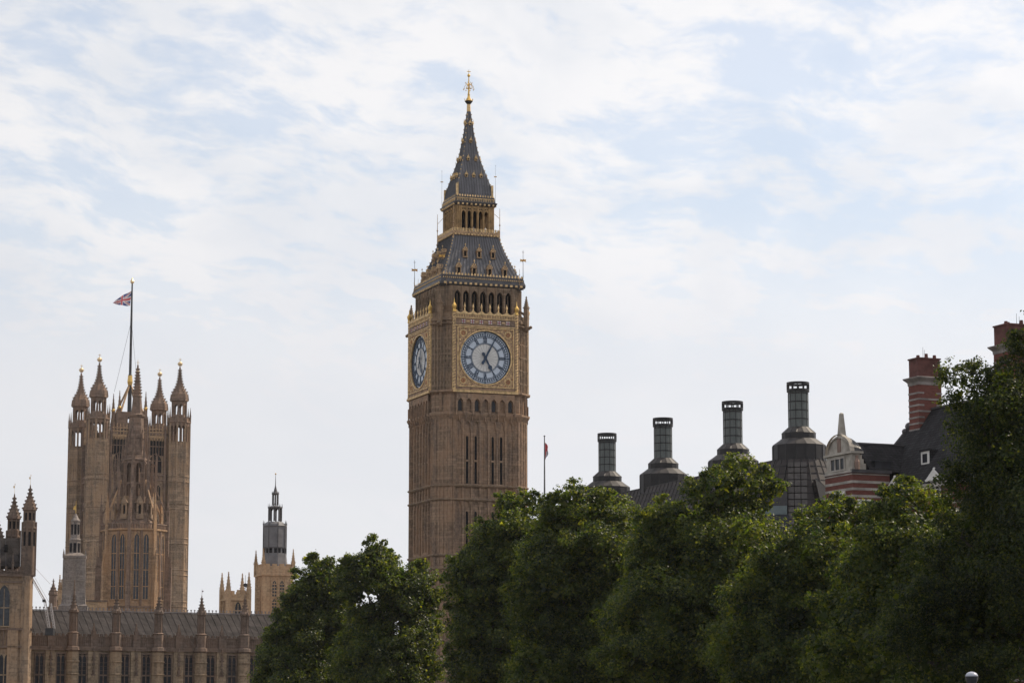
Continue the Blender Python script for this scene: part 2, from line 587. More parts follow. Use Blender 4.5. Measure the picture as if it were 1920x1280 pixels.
# --- shaft
zs_top = tz(779)
b = MB()
core = [(0, 6.75, 1.75), (zs_top, 6.75, 1.75)]
b.csq(core)
b.build("shaft_wall", STONE, TOWER)
b = MB()
for k in range(4):
    b.M = FACES[k]
    b.prism([(-7.0, -5.1), (-5.1, -7.0), (-4.45, -7.0), (-4.45, -6.5), (-6.5, -4.45), (-7.0, -4.45)], 0, zs_top)
    # little ribs on the cut corner
    for q in (-0.85, -0.3, 0.3, 0.85):
        cx, cy = -6.05 + q * 0.7071, -6.05 - q * 0.7071
        b.prism([(cx - 0.14, cy), (cx, cy - 0.14), (cx + 0.14, cy), (cx, cy + 0.14)], 0, zs_top)
    for i in range(9):
        x = -4.4 + i * 1.1
    for x in (-4.95, -4.6, 4.6, 4.95):
        b.box(x - 0.07, x + 0.07, -7.12, -6.95, 0, zs_top - 0.5)
b.build("corner_pier", STONE, TOWER)
b = MB()
BAY = 1.257
for k in range(4):
    b.M = FACES[k]
    for i in range(8):
        x = (i - 3.5) * BAY
        b.box(x - 0.13, x + 0.13, -7.0, -6.7, 0, zs_top)
    for i in range(7):
        x = (i - 3) * BAY
        b.box(x - 0.035, x + 0.035, -6.84, -6.7, 0, tz(806)) if i in (0, 3, 6) else None
        # blind tracery heads of the tall panels
        b.arch(x - BAY / 2 + 0.13, x + BAY / 2 - 0.13, tz(806), tz(786), 0.72, tz(797), -6.93, -6.7, 0.9)
        for zz in (tz(912), tz(1043), tz(1179)):
            b.arch(x - BAY / 2 + 0.13, x + BAY / 2 - 0.13, zz - 2.9, zz - 1.9, 0.8, zz - 2.7, -6.93, -6.7, 0.9)
b.build("panel_ribs", STONE, TOWER)
b = MB()
for py in (911, 937, 1041, 1066, 1178, 1204):
    z = tz(py)
    b.csq([(z - 0.22, 7.02, 1.85), (z - 0.05, 7.22, 1.9), (z + 0.1, 7.22, 1.9), (z + 0.2, 7.02, 1.85)])
b.build("string_course", STONE_D, TOWER)
# slit windows, mullioned
for k in range(4):
    for i in (-2, -1, 1, 2):
        for (pa, pm, pb) in ((816, 864, 907), (957, 999, 1034), (1088, 1130, 1168)):
            w = MB()
            w.M = FACES[k]
            x = i * BAY
            w.m = 0
            w.lancet(x, 0.36, tz(pb), tz(pa) - 0.4, -6.76, -6.70)
            w.m = 1
            for sx in (-1, 1):
                w.box(x + sx * 0.25 - 0.06, x + sx * 0.25 + 0.06, -6.84, -6.7, tz(pb), tz(pa))
            w.box(x - 0.3, x + 0.3, -6.86, -6.7, tz(pm) - 0.14, tz(pm) + 0.14)
            w.box(x - 0.42, x + 0.42, -7.0, -6.7, tz(pb) - 0.3, tz(pb))
            w.build("slit_window", [DARK, STONE], TOWER)

for _o in TOWER.children:
    _o.scale = (1.028, 1.028, 1)
# --- corbel table under the dials
zA, zB = tz(779), tz(738)
b = MB()
b.csq([(zA - 0.9, 7.05, 1.9), (zA + 0.1, 7.55, 2.0), (zA + 0.35, 7.55, 2.0), (zA + 0.45, 7.2, 1.9), (zB, 7.2, 1.9)])
b.csq([(zB - 0.15, 7.25, 1.9), (zB + 0.1, 7.6, 2.0), (zB + 0.35, 7.6, 2.0), (zB + 0.45, 7.2, 1.9)])
for k in range(4):
    b.M = FACES[k]
    for i in range(7):
        x = (i - 3) * 1.27
        b.arch(x - 0.635, x + 0.635, zA + 0.45, zB - 0.1, 0.78, zA + 1.75, -7.62, -7.2, 0.9)
    for i in range(8):
        x = (i - 3.5) * 1.27
        b.box(x - 0.09, x + 0.09, -7.74, -7.6, zA - 0.1, zA + 1.9)
    for x in (-6.4, -5.6, 5.6, 6.4):
        b.M = FACES[k]
        b.box(x - 0.07, x + 0.07, -7.3 + max(0, abs(x) - 5.3) * 0.9, -6.6, zA + 0.4, zB)
    # small blind arcade under the ledge
    for i in range(11):
        x = (i - 5) * 0.98
        b.box(x - 0.06, x + 0.06, -7.5, -7.0, zA - 0.75, zA - 0.05)
b.build("corbel_table", STONE, TOWER)
for k in range(4):
    for i in (0, 2, 4, 6):
        w = MB()
        w.M = FACES[k]
        x = (i - 3) * 1.27
        w.m = 0
        w.lancet(x, 0.6, zA + 0.6, zA + 1.65, -7.27, -7.2)
        w.m = 1
        w.box(x - 0.025, x + 0.025, -7.31, -7.2, zA + 0.6, zA + 2.1)
        w.build("arcade_window", [GLASS, IRON], TOWER)

# --- clock stage
zC, zD = tz(738), tz(598)
b = MB()
b.csq([(zC, 7.2, 1.9), (zD - 0.5, 7.2, 1.9), (zD - 0.4, 7.45, 1.95), (zD, 7.45, 1.95), (zD + 0.1, 7.2, 1.9), (tz(588), 7.15, 1.9)])
b.csq([(tz(612), 7.2, 1.9), (tz(610), 7.6, 1.95), (tz(608), 7.6, 1.95), (tz(607), 7.2, 1.9)])
for k in range(4):
    b.M = FACES[k]
    b.prism([(-7.35, -5.25), (-5.25, -7.35), (-4.95, -7.35), (-4.95, -6.9), (-6.9, -4.95), (-7.35, -4.95)], zC + 0.4, zD)
    for q in (-1.0, -0.5, 0.0, 0.5, 1.0):
        cx, cy = -6.33 + q * 0.7071, -6.33 - q * 0.7071
        b.prism([(cx - 0.12, cy), (cx, cy - 0.12), (cx + 0.12, cy), (cx, cy + 0.12)], zC + 0.4, zD)
    # traceried panels on the cut corner
    for zz in np.arange(zC + 1.6, zD, 1.9):
        b.prism([(-7.42, -5.3), (-5.3, -7.42), (-5.2, -7.3), (-7.3, -5.2)], zz, zz + 0.16)
b.build("clock_stage_wall", STONE_D, TOWER)
# gargoyles
for k in range(4):
    b = MB()
    b.M = FACES[k] @ Matrix.Rotation(R(45), 4, 'Z')
    z = tz(610)
    for s_ in (0,):
        b.loft([[(-0.22, -8.9, z - 0.5), (0.22, -8.9, z - 0.5), (0.22, -8.9, z), (-0.22, -8.9, z)],
                [(-0.16, -9.9, z - 0.1), (0.16, -9.9, z - 0.1), (0.16, -9.9, z + 0.22), (-0.16, -9.9, z + 0.22)]])
        b.ball(0, -10.05, z + 0.1, 0.24, 6)
    b.build("gargoyle", STONE_D, TOWER)

DZ = (tz(621) + tz(721)) / 2
FZ0, FZ1 = tz(727.5), tz(612.5)
for k in range(4):
    f = MB()
    f.M = FACES[k]
    H = 4.25
    f.m = 0
    # square frame plate with the round opening, cut as wedges
    n = 48
    for i in range(n):
        a0, a1 = 2 * PI * i / n, 2 * PI * (i + 1) / n

        def outer(a):
            c, s_ = math.cos(a), math.sin(a)
            m_ = max(abs(c), abs(s_))
            return (H * c / m_, DZ + H * s_ / m_)
        r = 3.92
        (xa, za), (xb, zb) = outer(a0), outer(a1)
        f.add([(r * math.cos(a0), -7.55, DZ + r * math.sin(a0)), (xa, -7.55, za), (xb, -7.55, zb), (r * math.cos(a1), -7.55, DZ + r * math.sin(a1))], [(0, 1, 2, 3)])
        f.add([(r * math.cos(a0), -7.55, DZ + r * math.sin(a0)), (r * math.cos(a1), -7.55, DZ + r * math.sin(a1)),
               (r * math.cos(a1), -7.2, DZ + r * math.sin(a1)), (r * math.cos(a0), -7.2, DZ + r * math.sin(a0))], [(0, 1, 2, 3)])
    f.m = 1
    annulus(f, 0, DZ, 3.84, 4.02, -7.66, -7.5)
    # inner gold fillet of the square
    for (x0, x1, z0, z1) in ((-H - .05, H + .05, DZ + H - .07, DZ + H + .07), (-H - .05, H + .05, DZ - H - .07, DZ - H + .07),
                             (-H - .07, -H + .07, DZ - H, DZ + H), (H - .07, H + .07, DZ - H, DZ + H)):
        f.box(x0, x1, -7.68, -7.3, z0, z1)
    f.m = 2
    for sx in (-1, 1):
        f.box(sx * 4.32 - 0.0 if sx > 0 else -4.55, 4.55 if sx > 0 else -4.32, -7.6, -7.2, FZ0 - 0.3, FZ1)
    f.box(-4.55, 4.55, -7.6, -7.2, DZ + H + 0.07, FZ1)
    f.box(-4.55, 4.55, -7.6, -7.2, FZ0 - 0.35, DZ - H - 0.07)
    f.m = 1
    f.box(-4.98, 4.98, -7.78, -7.2, zC + 0.05, zC + 0.3)
    f.box(-4.98, 4.98, -7.70, -7.2, zC + 0.36, FZ0 - 0.37)
    # corner rosettes and scrolls
    for sx in (-1, 1):
        for sz in (-1, 1):
            cx, cz = sx * 3.42, DZ + sz * 3.42
            annulus(f, cx, cz, 0.42, 0.54, -7.62, -7.5, 20)
            f.m = 3
            annulus(f, cx, cz, 0.14, 0.30, -7.62, -7.5, 14)
            f.m = 1
            for t in range(7):
                a = 2 * PI * t / 7
                f.box(cx + 0.36 * math.cos(a) - .05, cx + 0.36 * math.cos(a) + .05, -7.64, -7.5, cz + 0.36 * math.sin(a) - .05, cz + 0.36 * math.sin(a) + .05)
            for t in range(5):
                a = (0.1 + 0.2 * t) * PI / 2
                px_, pz_ = sx * (4.12 - 1.3 * t / 5), DZ + sz * (3.0 - 0.55 * t)
                f.m = 1 if t % 2 else 3
                if abs(px_) ** 2 + (pz_ - DZ) ** 2 > 17.4:
                    f.box(px_ - .1, px_ + .1, -7.6, -7.5, pz_ - .12, pz_ + .12)
                px_, pz_ = sx * (3.0 - 0.55 * t), DZ + sz * (4.12 - 1.3 * t / 5)
                if abs(px_) ** 2 + (pz_ - DZ) ** 2 > 17.4:
                    f.box(px_ - .12, px_ + .12, -7.6, -7.5, pz_ - .1, pz_ + .1)
                f.m = 1
    face = f.build("clock_face", [ORNATE, GOLDM, STONE, plain("rosette_red", (0.30, 0.13, 0.06), 0.7, 0, 0.2) if k == 0 else bpy.data.materials["rosette_red"]], TOWER)
    # twisted gilt columns beside the frame
    for sx in (-1, 1):
        c = MB()
        c.M = FACES[k]
        z = FZ0 - 0.4
        j = 0
        while z < tz(590):
            x = sx * 4.77
            c.m = j % 2
            c.add([(x - 0.24, -7.58, z), (x + 0.24, -7.58, z + 0.2), (x + 0.24, -7.58, z + 0.42), (x - 0.24, -7.58, z + 0.22),
                   (x, -7.7, z + 0.12), (x, -7.7, z + 0.3)],
                  [(0, 4, 5, 3), (4, 1, 2, 5), (0, 1, 4), (5, 2, 3)])
            z += 0.215
            j += 1
        c.m = 0
        c.box(sx * 4.77 - 0.24, sx * 4.77 + 0.24, -7.57, -7.2, zC + 0.3, tz(589))
        # gilt orb finial on the column
        zt = tz(588)
        c.m = 2
        c.prof(sx * 4.77, -7.5, [(zt, 0.3), (zt + 0.35, 0.22), (zt + 0.7, 0.32), (zt + 0.9, 0.35), (zt + 1.1, 0.24), (zt + 1.3, 0.1), (zt + 1.7, 0.06), (zt + 2.0, 0.02)], 8)
        c.build("gilt_column", [GOLDM, ORNATE, GOLD], face)
    d = MB()
    d.M = FACES[k]
    d.m = 0
    disc(d, 0, DZ, 2.0, -7.30)
    d.m = 1
    annulus(d, 0, DZ, 2.0, 3.86, -7.292, -7.25)
    d.build("dial", [OPAL, OPAL_B], face)
    q = MB()
    q.M = FACES[k]
    y0, y1 = -7.36, -7.30
    annulus(q, 0, DZ, 3.72, 3.86, y0, y1)
    annulus(q, 0, DZ, 3.50, 3.56, y0, y1)
    annulus(q, 0, DZ, 3.14, 3.20, y0, y1)
    annulus(q, 0, DZ, 2.96, 3.03, y0, y1)
    annulus(q, 0, DZ, 2.0, 2.05, y0, y1)
    annulus(q, 0, DZ, 2.14, 2.18, y0, y1)
    for i in range(60):
        a = 2 * PI * i / 60
        if i % 5 == 0:
            bar(q, DZ, a, [(-.06, 2.98), (.06, 2.98), (.06, 3.8), (-.06, 3.8)], y0 - .01, y1)
        else:
            bar(q, DZ, a, [(-.02, 3.18), (.02, 3.18), (.075, 3.27), (.02, 3.36), (.075, 3.44), (.03, 3.52), (-.03, 3.52), (-.075, 3.44), (-.02, 3.36), (-.075, 3.27)], y0, y1)
    for h in range(12):
        a = 2 * PI * h / 12
        word = ROMAN[h]
        tot = sum(GW[ch] for ch in word) * 0.82
        x = -tot / 2
        lo, hi = 2.2, 2.95
        for ch in word:
            g_ = GW[ch] * 0.82
            xc = x + g_ / 2
            if ch == 'I':
                seg(q, DZ, a, xc, lo, xc, hi, 0.09, y0, y1)
            elif ch == 'V':
                seg(q, DZ, a, x + .03, hi, xc, lo, 0.10, y0, y1)
                seg(q, DZ, a, x + g_ - .03, hi, xc, lo, 0.06, y0 - .003, y1)
            else:
                seg(q, DZ, a, x + .03, hi, x + g_ - .03, lo, 0.10, y0, y1)
                seg(q, DZ, a, x + g_ - .03, hi, x + .03, lo, 0.06, y0 - .003, y1)
            x += g_
    # fine radial tracery of the centre
    for i in range(24):
        a = 2 * PI * (i + 0.5) / 24
        bar(q, DZ, a, [(-.008, 0.5), (.008, 0.5), (.008, 2.0), (-.008, 2.0)], -7.315, -7.30)
    q.build("numeral_ring", [DIALBLUE], face)
    hnd = MB()
    hnd.M = FACES[k]
    am, ah = R(28), R(152)
    bar(hnd, DZ, am, [(-.17, -0.2), (.17, -0.2), (.11, 1.6), (.05, 3.55), (-.05, 3.55), (-.11, 1.6)], -7.58, -7.54)
    bar(hnd, DZ, am, [(-.09, -0.2), (-.22, -0.75), (-.16, -1.05), (0, -1.1), (.16, -1.05), (.22, -0.75), (.09, -0.2)], -7.58, -7.54)
    hnd.build("minute_hand", DIALBLUE, face)
    hnd = MB()
    hnd.M = FACES[k]
    bar(hnd, DZ, ah, [(-.17, -0.2), (.17, -0.2), (.11, 1.2), (.34, 1.5), (.2, 1.75), (0, 2.15), (-.2, 1.75), (-.34, 1.5), (-.11, 1.2)], -7.50, -7.46)
    bar(hnd, DZ, ah, [(-.1, -0.2), (-.25, -0.6), (-.12, -0.85), (.12, -0.85), (.25, -0.6), (.1, -0.2)], -7.50, -7.46)
    disc(hnd, 0, DZ, 0.26, -7.52, 16)
    hnd.build("hour_hand", DIALBLUE, face)

# --- shield frieze and gilt cresting over the dials
for k in range(4):
    b = MB()
    b.M = FACES[k]
    z0, z1 = tz(611), tz(599)
    b.m = 0
    b.box(-4.5, 4.5, -7.58, -7.2, z0 - 0.1, z1)
    for i in range(6):
        x = (i - 2.5) * 1.36
        b.m = 1
        b.box(x - 0.26, x + 0.26, -7.63, -7.58, z0 + 0.22, z1 - 0.2)
        b.m = 2
        b.box(x - 0.05, x + 0.05, -7.66, -7.6, z0 + 0.22, z1 - 0.2)
        b.box(x - 0.26, x + 0.26, -7.655, -7.6, (z0 + z1) / 2 - .04, (z0 + z1) / 2 + .06)
        b.m = 3
        if i < 5:
            b.box(x + 0.45, x + 0.9, -7.63, -7.58, (z0 + z1) / 2 - .04, (z0 + z1) / 2 + .1)
    b.m = 3
    b.box(-4.55, 4.55, -7.68, -7.2, z1, z1 + 0.12)
    b.box(-4.55, 4.55, -7.68, -7.2, z0 - 0.22, z0 - 0.1)
    b.build("shield_frieze", [STONE, plain("shield_white", (0.50, 0.46, 0.44), 0.7) if k == 0 else bpy.data.materials["shield_white"],
                              plain("shield_red", (0.26, 0.06, 0.09), 0.7) if k == 0 else bpy.data.materials["shield_red"], GOLDM], TOWER)
    b = MB()
    b.M = FACES[k]
    z1 += 0.12
    zt = tz(589)
    b.m = 0
    b.box(-4.5, 4.5, -7.55, -7.3, z1, zt - 0.1)
    b.m = 1
    for i in range(36):
        x = (i - 17.5) * 0.25
        b.box(x - .05, x + .05, -7.6, -7.5, z1 + 0.08, zt - 0.15)
    for i in range(7):
        x0 = -4.5 + i * 1.286
        # wavy gable crest
        for j in range(6):
            t0, t1 = j / 6, (j + 1) / 6
            h0, h1 = (0.42 * abs(2 * t0 - 1) ** 1.6, 0.42 * abs(2 * t1 - 1) ** 1.6)
            xa, xb = x0 + 1.286 * t0, x0 + 1.286 * t1
            b.loft([[(xa, -7.66, zt - .2), (xb, -7.66, zt - .2), (xb, -7.66, zt + h1), (xa, -7.66, zt + h0)],
                    [(xa, -7.45, zt - .2), (xb, -7.45, zt - .2), (xb, -7.45, zt + h1), (xa, -7.45, zt + h0)]])
        if i:
            b.prof(x0, -7.55, [(zt + .3, .12), (zt + .6, .07), (zt + .85, .15), (zt + 1.05, .13), (zt + 1.25, .05), (zt + 1.5, .02)], 6)
    b.build("gilt_cresting", [STONE, GOLDM], TOWER)

# --- belfry
zE, zF = tz(598), tz(538, 6.5)
b = MB()
b.m = 1
b.csq([(zE - .5, 5.6, 1.2), (zF, 5.6, 1.2)])  # dark core stands for the unlit belfry inside
b.m = 0
for k in range(4):
    b.M = FACES[k]
    b.prism([(-6.5, -4.9), (-4.9, -6.5), (-4.55, -6.5), (-4.55, -5.7), (-5.7, -4.55), (-6.5, -4.55)], zE - .4, zF)
    for i in range(7):
        x = (i - 3) * 1.3
        b.arch(x - .65, x + .65, zE - .3, zF, 0.92, tz(556, 6.5), -6.45, -6.0, 1.0)
        b.box(x - .03, x + .03, -6.2, -6.1, zE, tz(556, 6.5) + .3)
    for i in range(8):
        x = (i - 3.5) * 1.3
        b.box(x - .09, x + .09, -6.62, -6.4, zE - .3, zF)
    for q in (-0.9, -0.45, 0.0, 0.45, 0.9):
        cx, cy = -5.72 + q * 0.7071, -5.72 - q * 0.7071
        b.prism([(cx - 0.1, cy), (cx, cy - 0.1), (cx + 0.1, cy), (cx, cy + 0.1)], zE, zF)
b.build("belfry", [STONE_D, DARK], TOWER)
# pinnacles with flying buttresses standing on the clock stage corners
for k in range(4):
    b = MB()
    b.M = FACES[k] @ Matrix.Rotation(R(45), 4, 'Z')
    z0 = tz(598)
    b.pinnacle(0, -9.35, z0 - 1.2, z0 + 2.0, tz(549, 8), 0.6, 5)
    for i in range(5):
        t0, t1 = i / 5, (i + 1) / 5
        f0 = lambda t: (-9.15 + t * 1.95, z0 + 0.9 + 1.5 * t ** 2.0 + t * 0.6)
        (ya, za), (yb, zb) = f0(t0), f0(t1)
        b.loft([[(-.12, ya, za), (.12, ya, za), (.12, ya, za + .4), (-.12, ya, za + .4)], [(-.12, yb, zb), (.12, yb, zb), (.12, yb, zb + .4), (-.12, yb, zb + .4)]])
    b.build("corner_pinnacle", STONE_D, TOWER)


def gilt_rail(b, h, z, ht, n, m_rail=0, m_gold=1):
    """Cresting rail of small gilt fleurons along the four sides of a square of half width h."""
    for k in range(4):
        b.M = FACES[k]
        b.m = m_rail
        b.box(-h, h, -h - .05, -h + .05, z, z + ht * .35)
        b.m = m_gold
        for i in range(n):
            x = -h + 2 * h * (i + .5) / n
            w_ = h / n
            b.add([(x - w_ * .55, -h, z + ht * .3), (x, -h - .07, z + ht * .3), (x + w_ * .55, -h, z + ht * .3), (x, -h + .07, z + ht * .3), (x, -h, z + ht),
                   (x - w_ * .6, -h, z + ht * .62), (x + w_ * .6, -h, z + ht * .62)],
                  [(0, 1, 4, 5), (1, 2, 6, 4), (2, 3, 4, 6), (3, 0, 5, 4)])
    b.M = None


# --- big cornice
b = MB()
z0, z1 = zF, tz(520, 6.6)
b.m = 0
b.sq(0, 0, [(z0 - .05, 6.15), (z0 + .2, 6.5), (z0 + .55, 6.55), (z1 - .25, 6.35), (z1, 6.35)])
b.m = 1
for k in range(4):
    b.M = FACES[k]
    for i in range(16):
        x = (i - 7.5) * .78
        b.box(x - .17, x + .17, -6.66, -6.5, z0 + .22, z0 + .5)
    for i in range(40):
        x = (i - 19.5) * .31
        b.box(x - .06, x + .06, -6.45, -6.33, z1 - .3, z1 - .12)
b.M = None
gilt_rail(b, 6.25, z1, .62, 26, 0, 1)
b.build("cornice", [SLATE_SEAM, GOLDM], TOWER)
# --- lower roof
b = MB()
PROF = [(522, 6.1), (518, 5.86), (508.6, 5.5), (494.6, 5.0), (483, 4.6), (471, 4.2), (457, 3.83), (439, 3.42)]
roofp = [(tz(py, h), h) for py, h in PROF]
b.sq(0, 0, roofp)


def roof_h(z, pr):
    for (za, ha), (zb, hb) in zip(pr[:-1], pr[1:]):
        if za <= z <= zb:
            return ha + (hb - ha) * (z - za) / (zb - za)
    return pr[-1][1] if z > pr[-1][0] else pr[0][1]


b.m = 1
for k in range(4):
    b.M = FACES[k]
    for i in range(-9, 10):
        for (za, ha), (zb, hb) in zip(roofp[:-1], roofp[1:]):
            xa, xb = i * .1 * ha, i * .1 * hb
            b.loft([[(xa - .035, -ha - .07, za), (xa + .035, -ha - .07, za), (xa + .035, -ha + .05, za), (xa - .035, -ha + .05, za)],
                    [(xb - .035, -hb - .07, zb), (xb + .035, -hb - .07, zb), (xb + .035, -hb + .05, zb), (xb - .035, -hb + .05, zb)]], False, False)
b.m = 2
for k in range(4):
    b.M = FACES[k]
    for i in range(14):
        z = roofp[0][0] + (roofp[-1][0] - roofp[0][0]) * (i + .5) / 14
        h = roof_h(z, roofp)
        b.cbox(-h - .03, -h - .03, z - .08, z + .11, .13)
b.M = None
low_roof = b.build("lower_roof", [SLATE, SLATE_SEAM, GOLDM], TOWER)


def dormer(k, x, z, w, h, pr, fin):
    hh = roof_h(z, pr)
    yf = -hh - .12
    f = MB()
    f.M = FACES[k]
    f.m = 0
    for sx in (-1, 1):
        f.box(x + sx * w * .42 - w * .09, x + sx * w * .42 + w * .09, yf - .06, -hh + 1.6, z, z + h)
    f.box(x - w * .6, x + w * .6, yf - .14, -hh + .2, z - .12, z + .03)
    # steep gable roof running back into the slope
    f.loft([[(x - w * .66, yf - .1, z + h), (x + w * .66, yf - .1, z + h), (x, yf - .1, z + h * 1.75)], [(x - w * .66, yf + 1.8, z + h), (x + w * .66, yf + 1.8, z + h), (x, yf + 1.8, z + h * 1.75)]])
    f.m = 1
    for sx in (-1, 1):
        for t in (0.25, .6):
            f.cbox(x + sx * w * .66 * (1 - t), yf - .12, z + h + h * .75 * t, z + h + h * .75 * t + .14, .12)
    f.tube((x, yf - .05, z + h * 1.7), (x, yf - .05, z + h * 1.7 + fin), .035, .02, 5)
    f.ball(x, yf - .05, z + h * 1.7 + fin * .6, .11, 6)
    dm = f.build("dormer", [ORNATE, GOLDM], TOWER)
    w_ = MB()
    w_.M = FACES[k]
    w_.box(x - w * .33, x + w * .33, yf + .1, yf + .3, z, z + h)  # solid near-black box, the dormer's unlit inside as colour
    w_.build("opening", DARK, dm)


for k in range(4):
    for x in (-2.15, 0, 2.15):
        dormer(k, x, tz(484, 4.1), .62, .85, roofp, .55)
    for x in (-3.55, -1.2, 1.2, 3.55):
        dormer(k, x, tz(519, 5.6) + .15, .66, 1.0, roofp, .6)

# --- lantern stage
zG, zH = tz(440, 3.5), tz(386, 3.0)
b = MB()
b.m = 0
b.sq(0, 0, [(zG - .35, 3.3), (zG - .1, 3.62), (zG + .12, 3.66), (zG + .14, 3.5), (zG + .3, 3.0)])
b.m = 1
for k in range(4):
    b.M = FACES[k]
    for i in range(14):
        x = (i - 6.5) * .5
        b.box(x - .12, x + .12, -3.74, -3.6, zG - .18, zG + .05)
b.M = None
gilt_rail(b, 3.6, zG + .12, .85, 16, 0, 1)
for k in range(4):
    b.M = FACES[k]
    b.box(-3.6, 3.6, -3.63, -3.57, zG + .75, zG + .82)
    for i in range(17):
        x = -3.6 + .45 * i
        b.box(x - .02, x + .02, -3.62, -3.58, zG + .1, zG + .8)
b.build("lantern_balcony", [ORNATE, GOLDM], TOWER)
b = MB()
b.m = 0
LZ = tz(397, 2.95)
for k in range(4):
    b.M = FACES[k]
    b.prism([(-2.92, -2.92), (-2.2, -2.92), (-2.2, -2.7), (-2.7, -2.2), (-2.92, -2.2)], zG, zH)
    for i in range(5):
        x = (i - 2) * .88
        b.arch(x - .44, x + .44, zG + .2, zH, .60, LZ - .35, -2.9, -2.6, 1.0, True)
        # blind tracery above
        b.m = 1
        b.lancet(x - .14, .2, LZ + .35, zH - .55, -2.93, -2.9)
        b.lancet(x + .14, .2, LZ + .35, zH - .55, -2.93, -2.9)
        b.m = 0
    for i in range(6):
        x = (i - 2.5) * .88
        b.box(x - .07, x + .07, -3.02, -2.85, zG, zH)
    for x in (-2.8, -2.5, 2.5, 2.8):
        b.box(x - .05, x + .05, -3.0, -2.85, zG, zH)
b.M = None
b.m = 1
b.sq(0, 0, [(zG + .1, 1.35), (zH, 1.35)])  # solid dark core added so the lantern openings look unlit
b.m = 2
for x, y in ((-1.9, -1.9), (1.9, -1.9), (1.9, 1.9), (-1.9, 1.9), (0, -2.0), (-2.0, 0), (2.0, 0), (0, 2.0)):
    b.prof(x, y, [(zG + .4, .5), (zG + .7, .42), (zG + 1.1, .3), (zG + 1.4, .1)], 8)
b.build("lantern", [plain("gilt_lantern_iron", (0.30, 0.19, 0.085), .6, .1, .35, 1.5), DARK, STEEL], TOWER)
# upper cornice
b = MB()
z0, z1 = zH, tz(371, 3.2)
b.m = 0
b.sq(0, 0, [(z0 - .05, 2.95), (z0 + .3, 3.28), (z0 + .5, 3.34), (z0 + .6, 3.1), (z1, 3.0)])
b.m = 1
for k in range(4):
    b.M = FACES[k]
    for i in range(9):
        x = (i - 4) * .68
        b.box(x - .12, x + .12, -3.36, -3.1, z0 + .05, z0 + .3)
    for i in range(22):
        x = (i - 10.5) * .27
        b.box(x - .04, x + .04, -3.12, -3.0, z0 + .65, z1 - .1)
    b.box(-3.05, 3.05, -3.08, -3.0, z1 - .12, z1 - .02)
b.M = None
gilt_rail(b, 2.98, z1, .55, 15, 0, 1)
b.build("upper_cornice", [SLATE_SEAM, GOLDM], TOWER)
# --- spire
SPR = [(370, 97), (361, 95), (345, 85), (331, 73), (315, 59), (300, 46.5), (283, 36), (265, 27.5), (248, 20.5), (230, 14.2), (209, 8)]
spp = [(zat(py, 371 - w_ / PW), w_ / PW) for py, w_ in SPR]
b = MB()
b.sq(0, 0, spp)
b.m = 1
for k in range(4):
    b.M = FACES[k]
    for i in range(-6, 7):
        for (za, ha), (zb, hb) in zip(spp[:-1], spp[1:]):
            if abs(i) * .4 > ha:
                continue
            xa = i * .4
            if abs(xa) > hb:
                continue
            b.loft([[(xa - .025, -ha - .05, za), (xa + .025, -ha - .05, za), (xa + .025, -ha + .05, za), (xa - .025, -ha + .05, za)],
                    [(xa - .025, -hb - .05, zb), (xa + .025, -hb - .05, zb), (xa + .025, -hb + .05, zb), (xa - .025, -hb + .05, zb)]], False, False)
b.m = 2
for k in range(4):
    b.M = FACES[k]
    for i in range(17):
        z = spp[0][0] + 1.2 + (spp[-1][0] - spp[0][0] - 1.2) * (i + .3) / 17
        h = roof_h(z, spp)
        b.cbox(-h - .02, -h - .02, z - .07, z + .09, .12)
    b.cbox(-2.72, -2.72, spp[0][0], spp[0][0] + 2.0, .3)
b.M = None
b.build("spire_roof", [SLATE, SLATE_SEAM, GOLDM], TOWER)
for k in range(4):
    for py, xs in ((333, (-1.15, 0, 1.15)), (300, (-.6, .6)), (265, (0,)), (231, (0,))):
        for x in xs:
            z = zat(py, 370)
            h = roof_h(z, spp)
            f = MB()
            f.M = FACES[k]
            f.m = 0
            f.box(x - .17, x + .17, -h - .22, -h + .25, z - .2, z + .15)
            f.loft([[(x - .26, -h - .3, z + .12), (x + .26, -h - .3, z + .12), (x, -h - .3, z + .55)], [(x - .26, -h + .3, z + .12), (x + .26, -h + .3, z + .12), (x, -h + .3, z + .55)]])
            f.tube((x, -h - .25, z + .5), (x, -h - .25, z + .8), .04, .02, 4)
            f.m = 1
            f.box(x - .1, x + .1, -h - .24, -h, z - .14, z + .12)
            f.build("lucarne", [GOLDM, DARK], TOWER)
# --- crown, orb and cross
b = MB()
zz = lambda py: zat(py, 371)
b.m = 1
b.prof(0, 0, [(zz(210), .3), (zz(196), .26)], 8)
b.m = 2
b.prof(0, 0, [(zz(196), .26), (zz(193), .45), (zz(191), .58), (zz(190), .6)], 8)
b.m = 0
b.prof(0, 0, [(zz(190), .5), (zz(187), .4), (zz(184), .24), (zz(178), .14), (zz(170), .12), (zz(150), .08), (zz(131), .03)], 8)
for i in range(8):
    a = 2 * PI * i / 8
    b.tube((.55 * math.cos(a), .55 * math.sin(a), zz(190)), (.68 * math.cos(a), .68 * math.sin(a), zz(186)), .06, .03, 4)
b.ball(0, 0, zz(178), .2, 8)
b.ball(0, 0, zz(142), .24, 8)
for i in range(8):
    a = 2 * PI * i / 8 + .2
    ca, sa = math.cos(a), math.sin(a)
    pts = [(.08, zz(161)), (.35, zz(157.5)), (.62, zz(162)), (.78, zz(166))]
    for (ra, za), (rb, zb) in zip(pts[:-1], pts[1:]):
        b.tube((ra * ca, ra * sa, za), (rb * ca, rb * sa, zb), .035, .03, 4)
    b.ball(.8 * ca, .8 * sa, zz(168), .085, 5)
    b.ball(.5 * ca, .5 * sa, zz(156), .07, 5)
    b.ball(.3 * ca, .3 * sa, zz(166), .07, 5)
b.box(-.3, .3, -.035, .035, zz(135), zz(134))
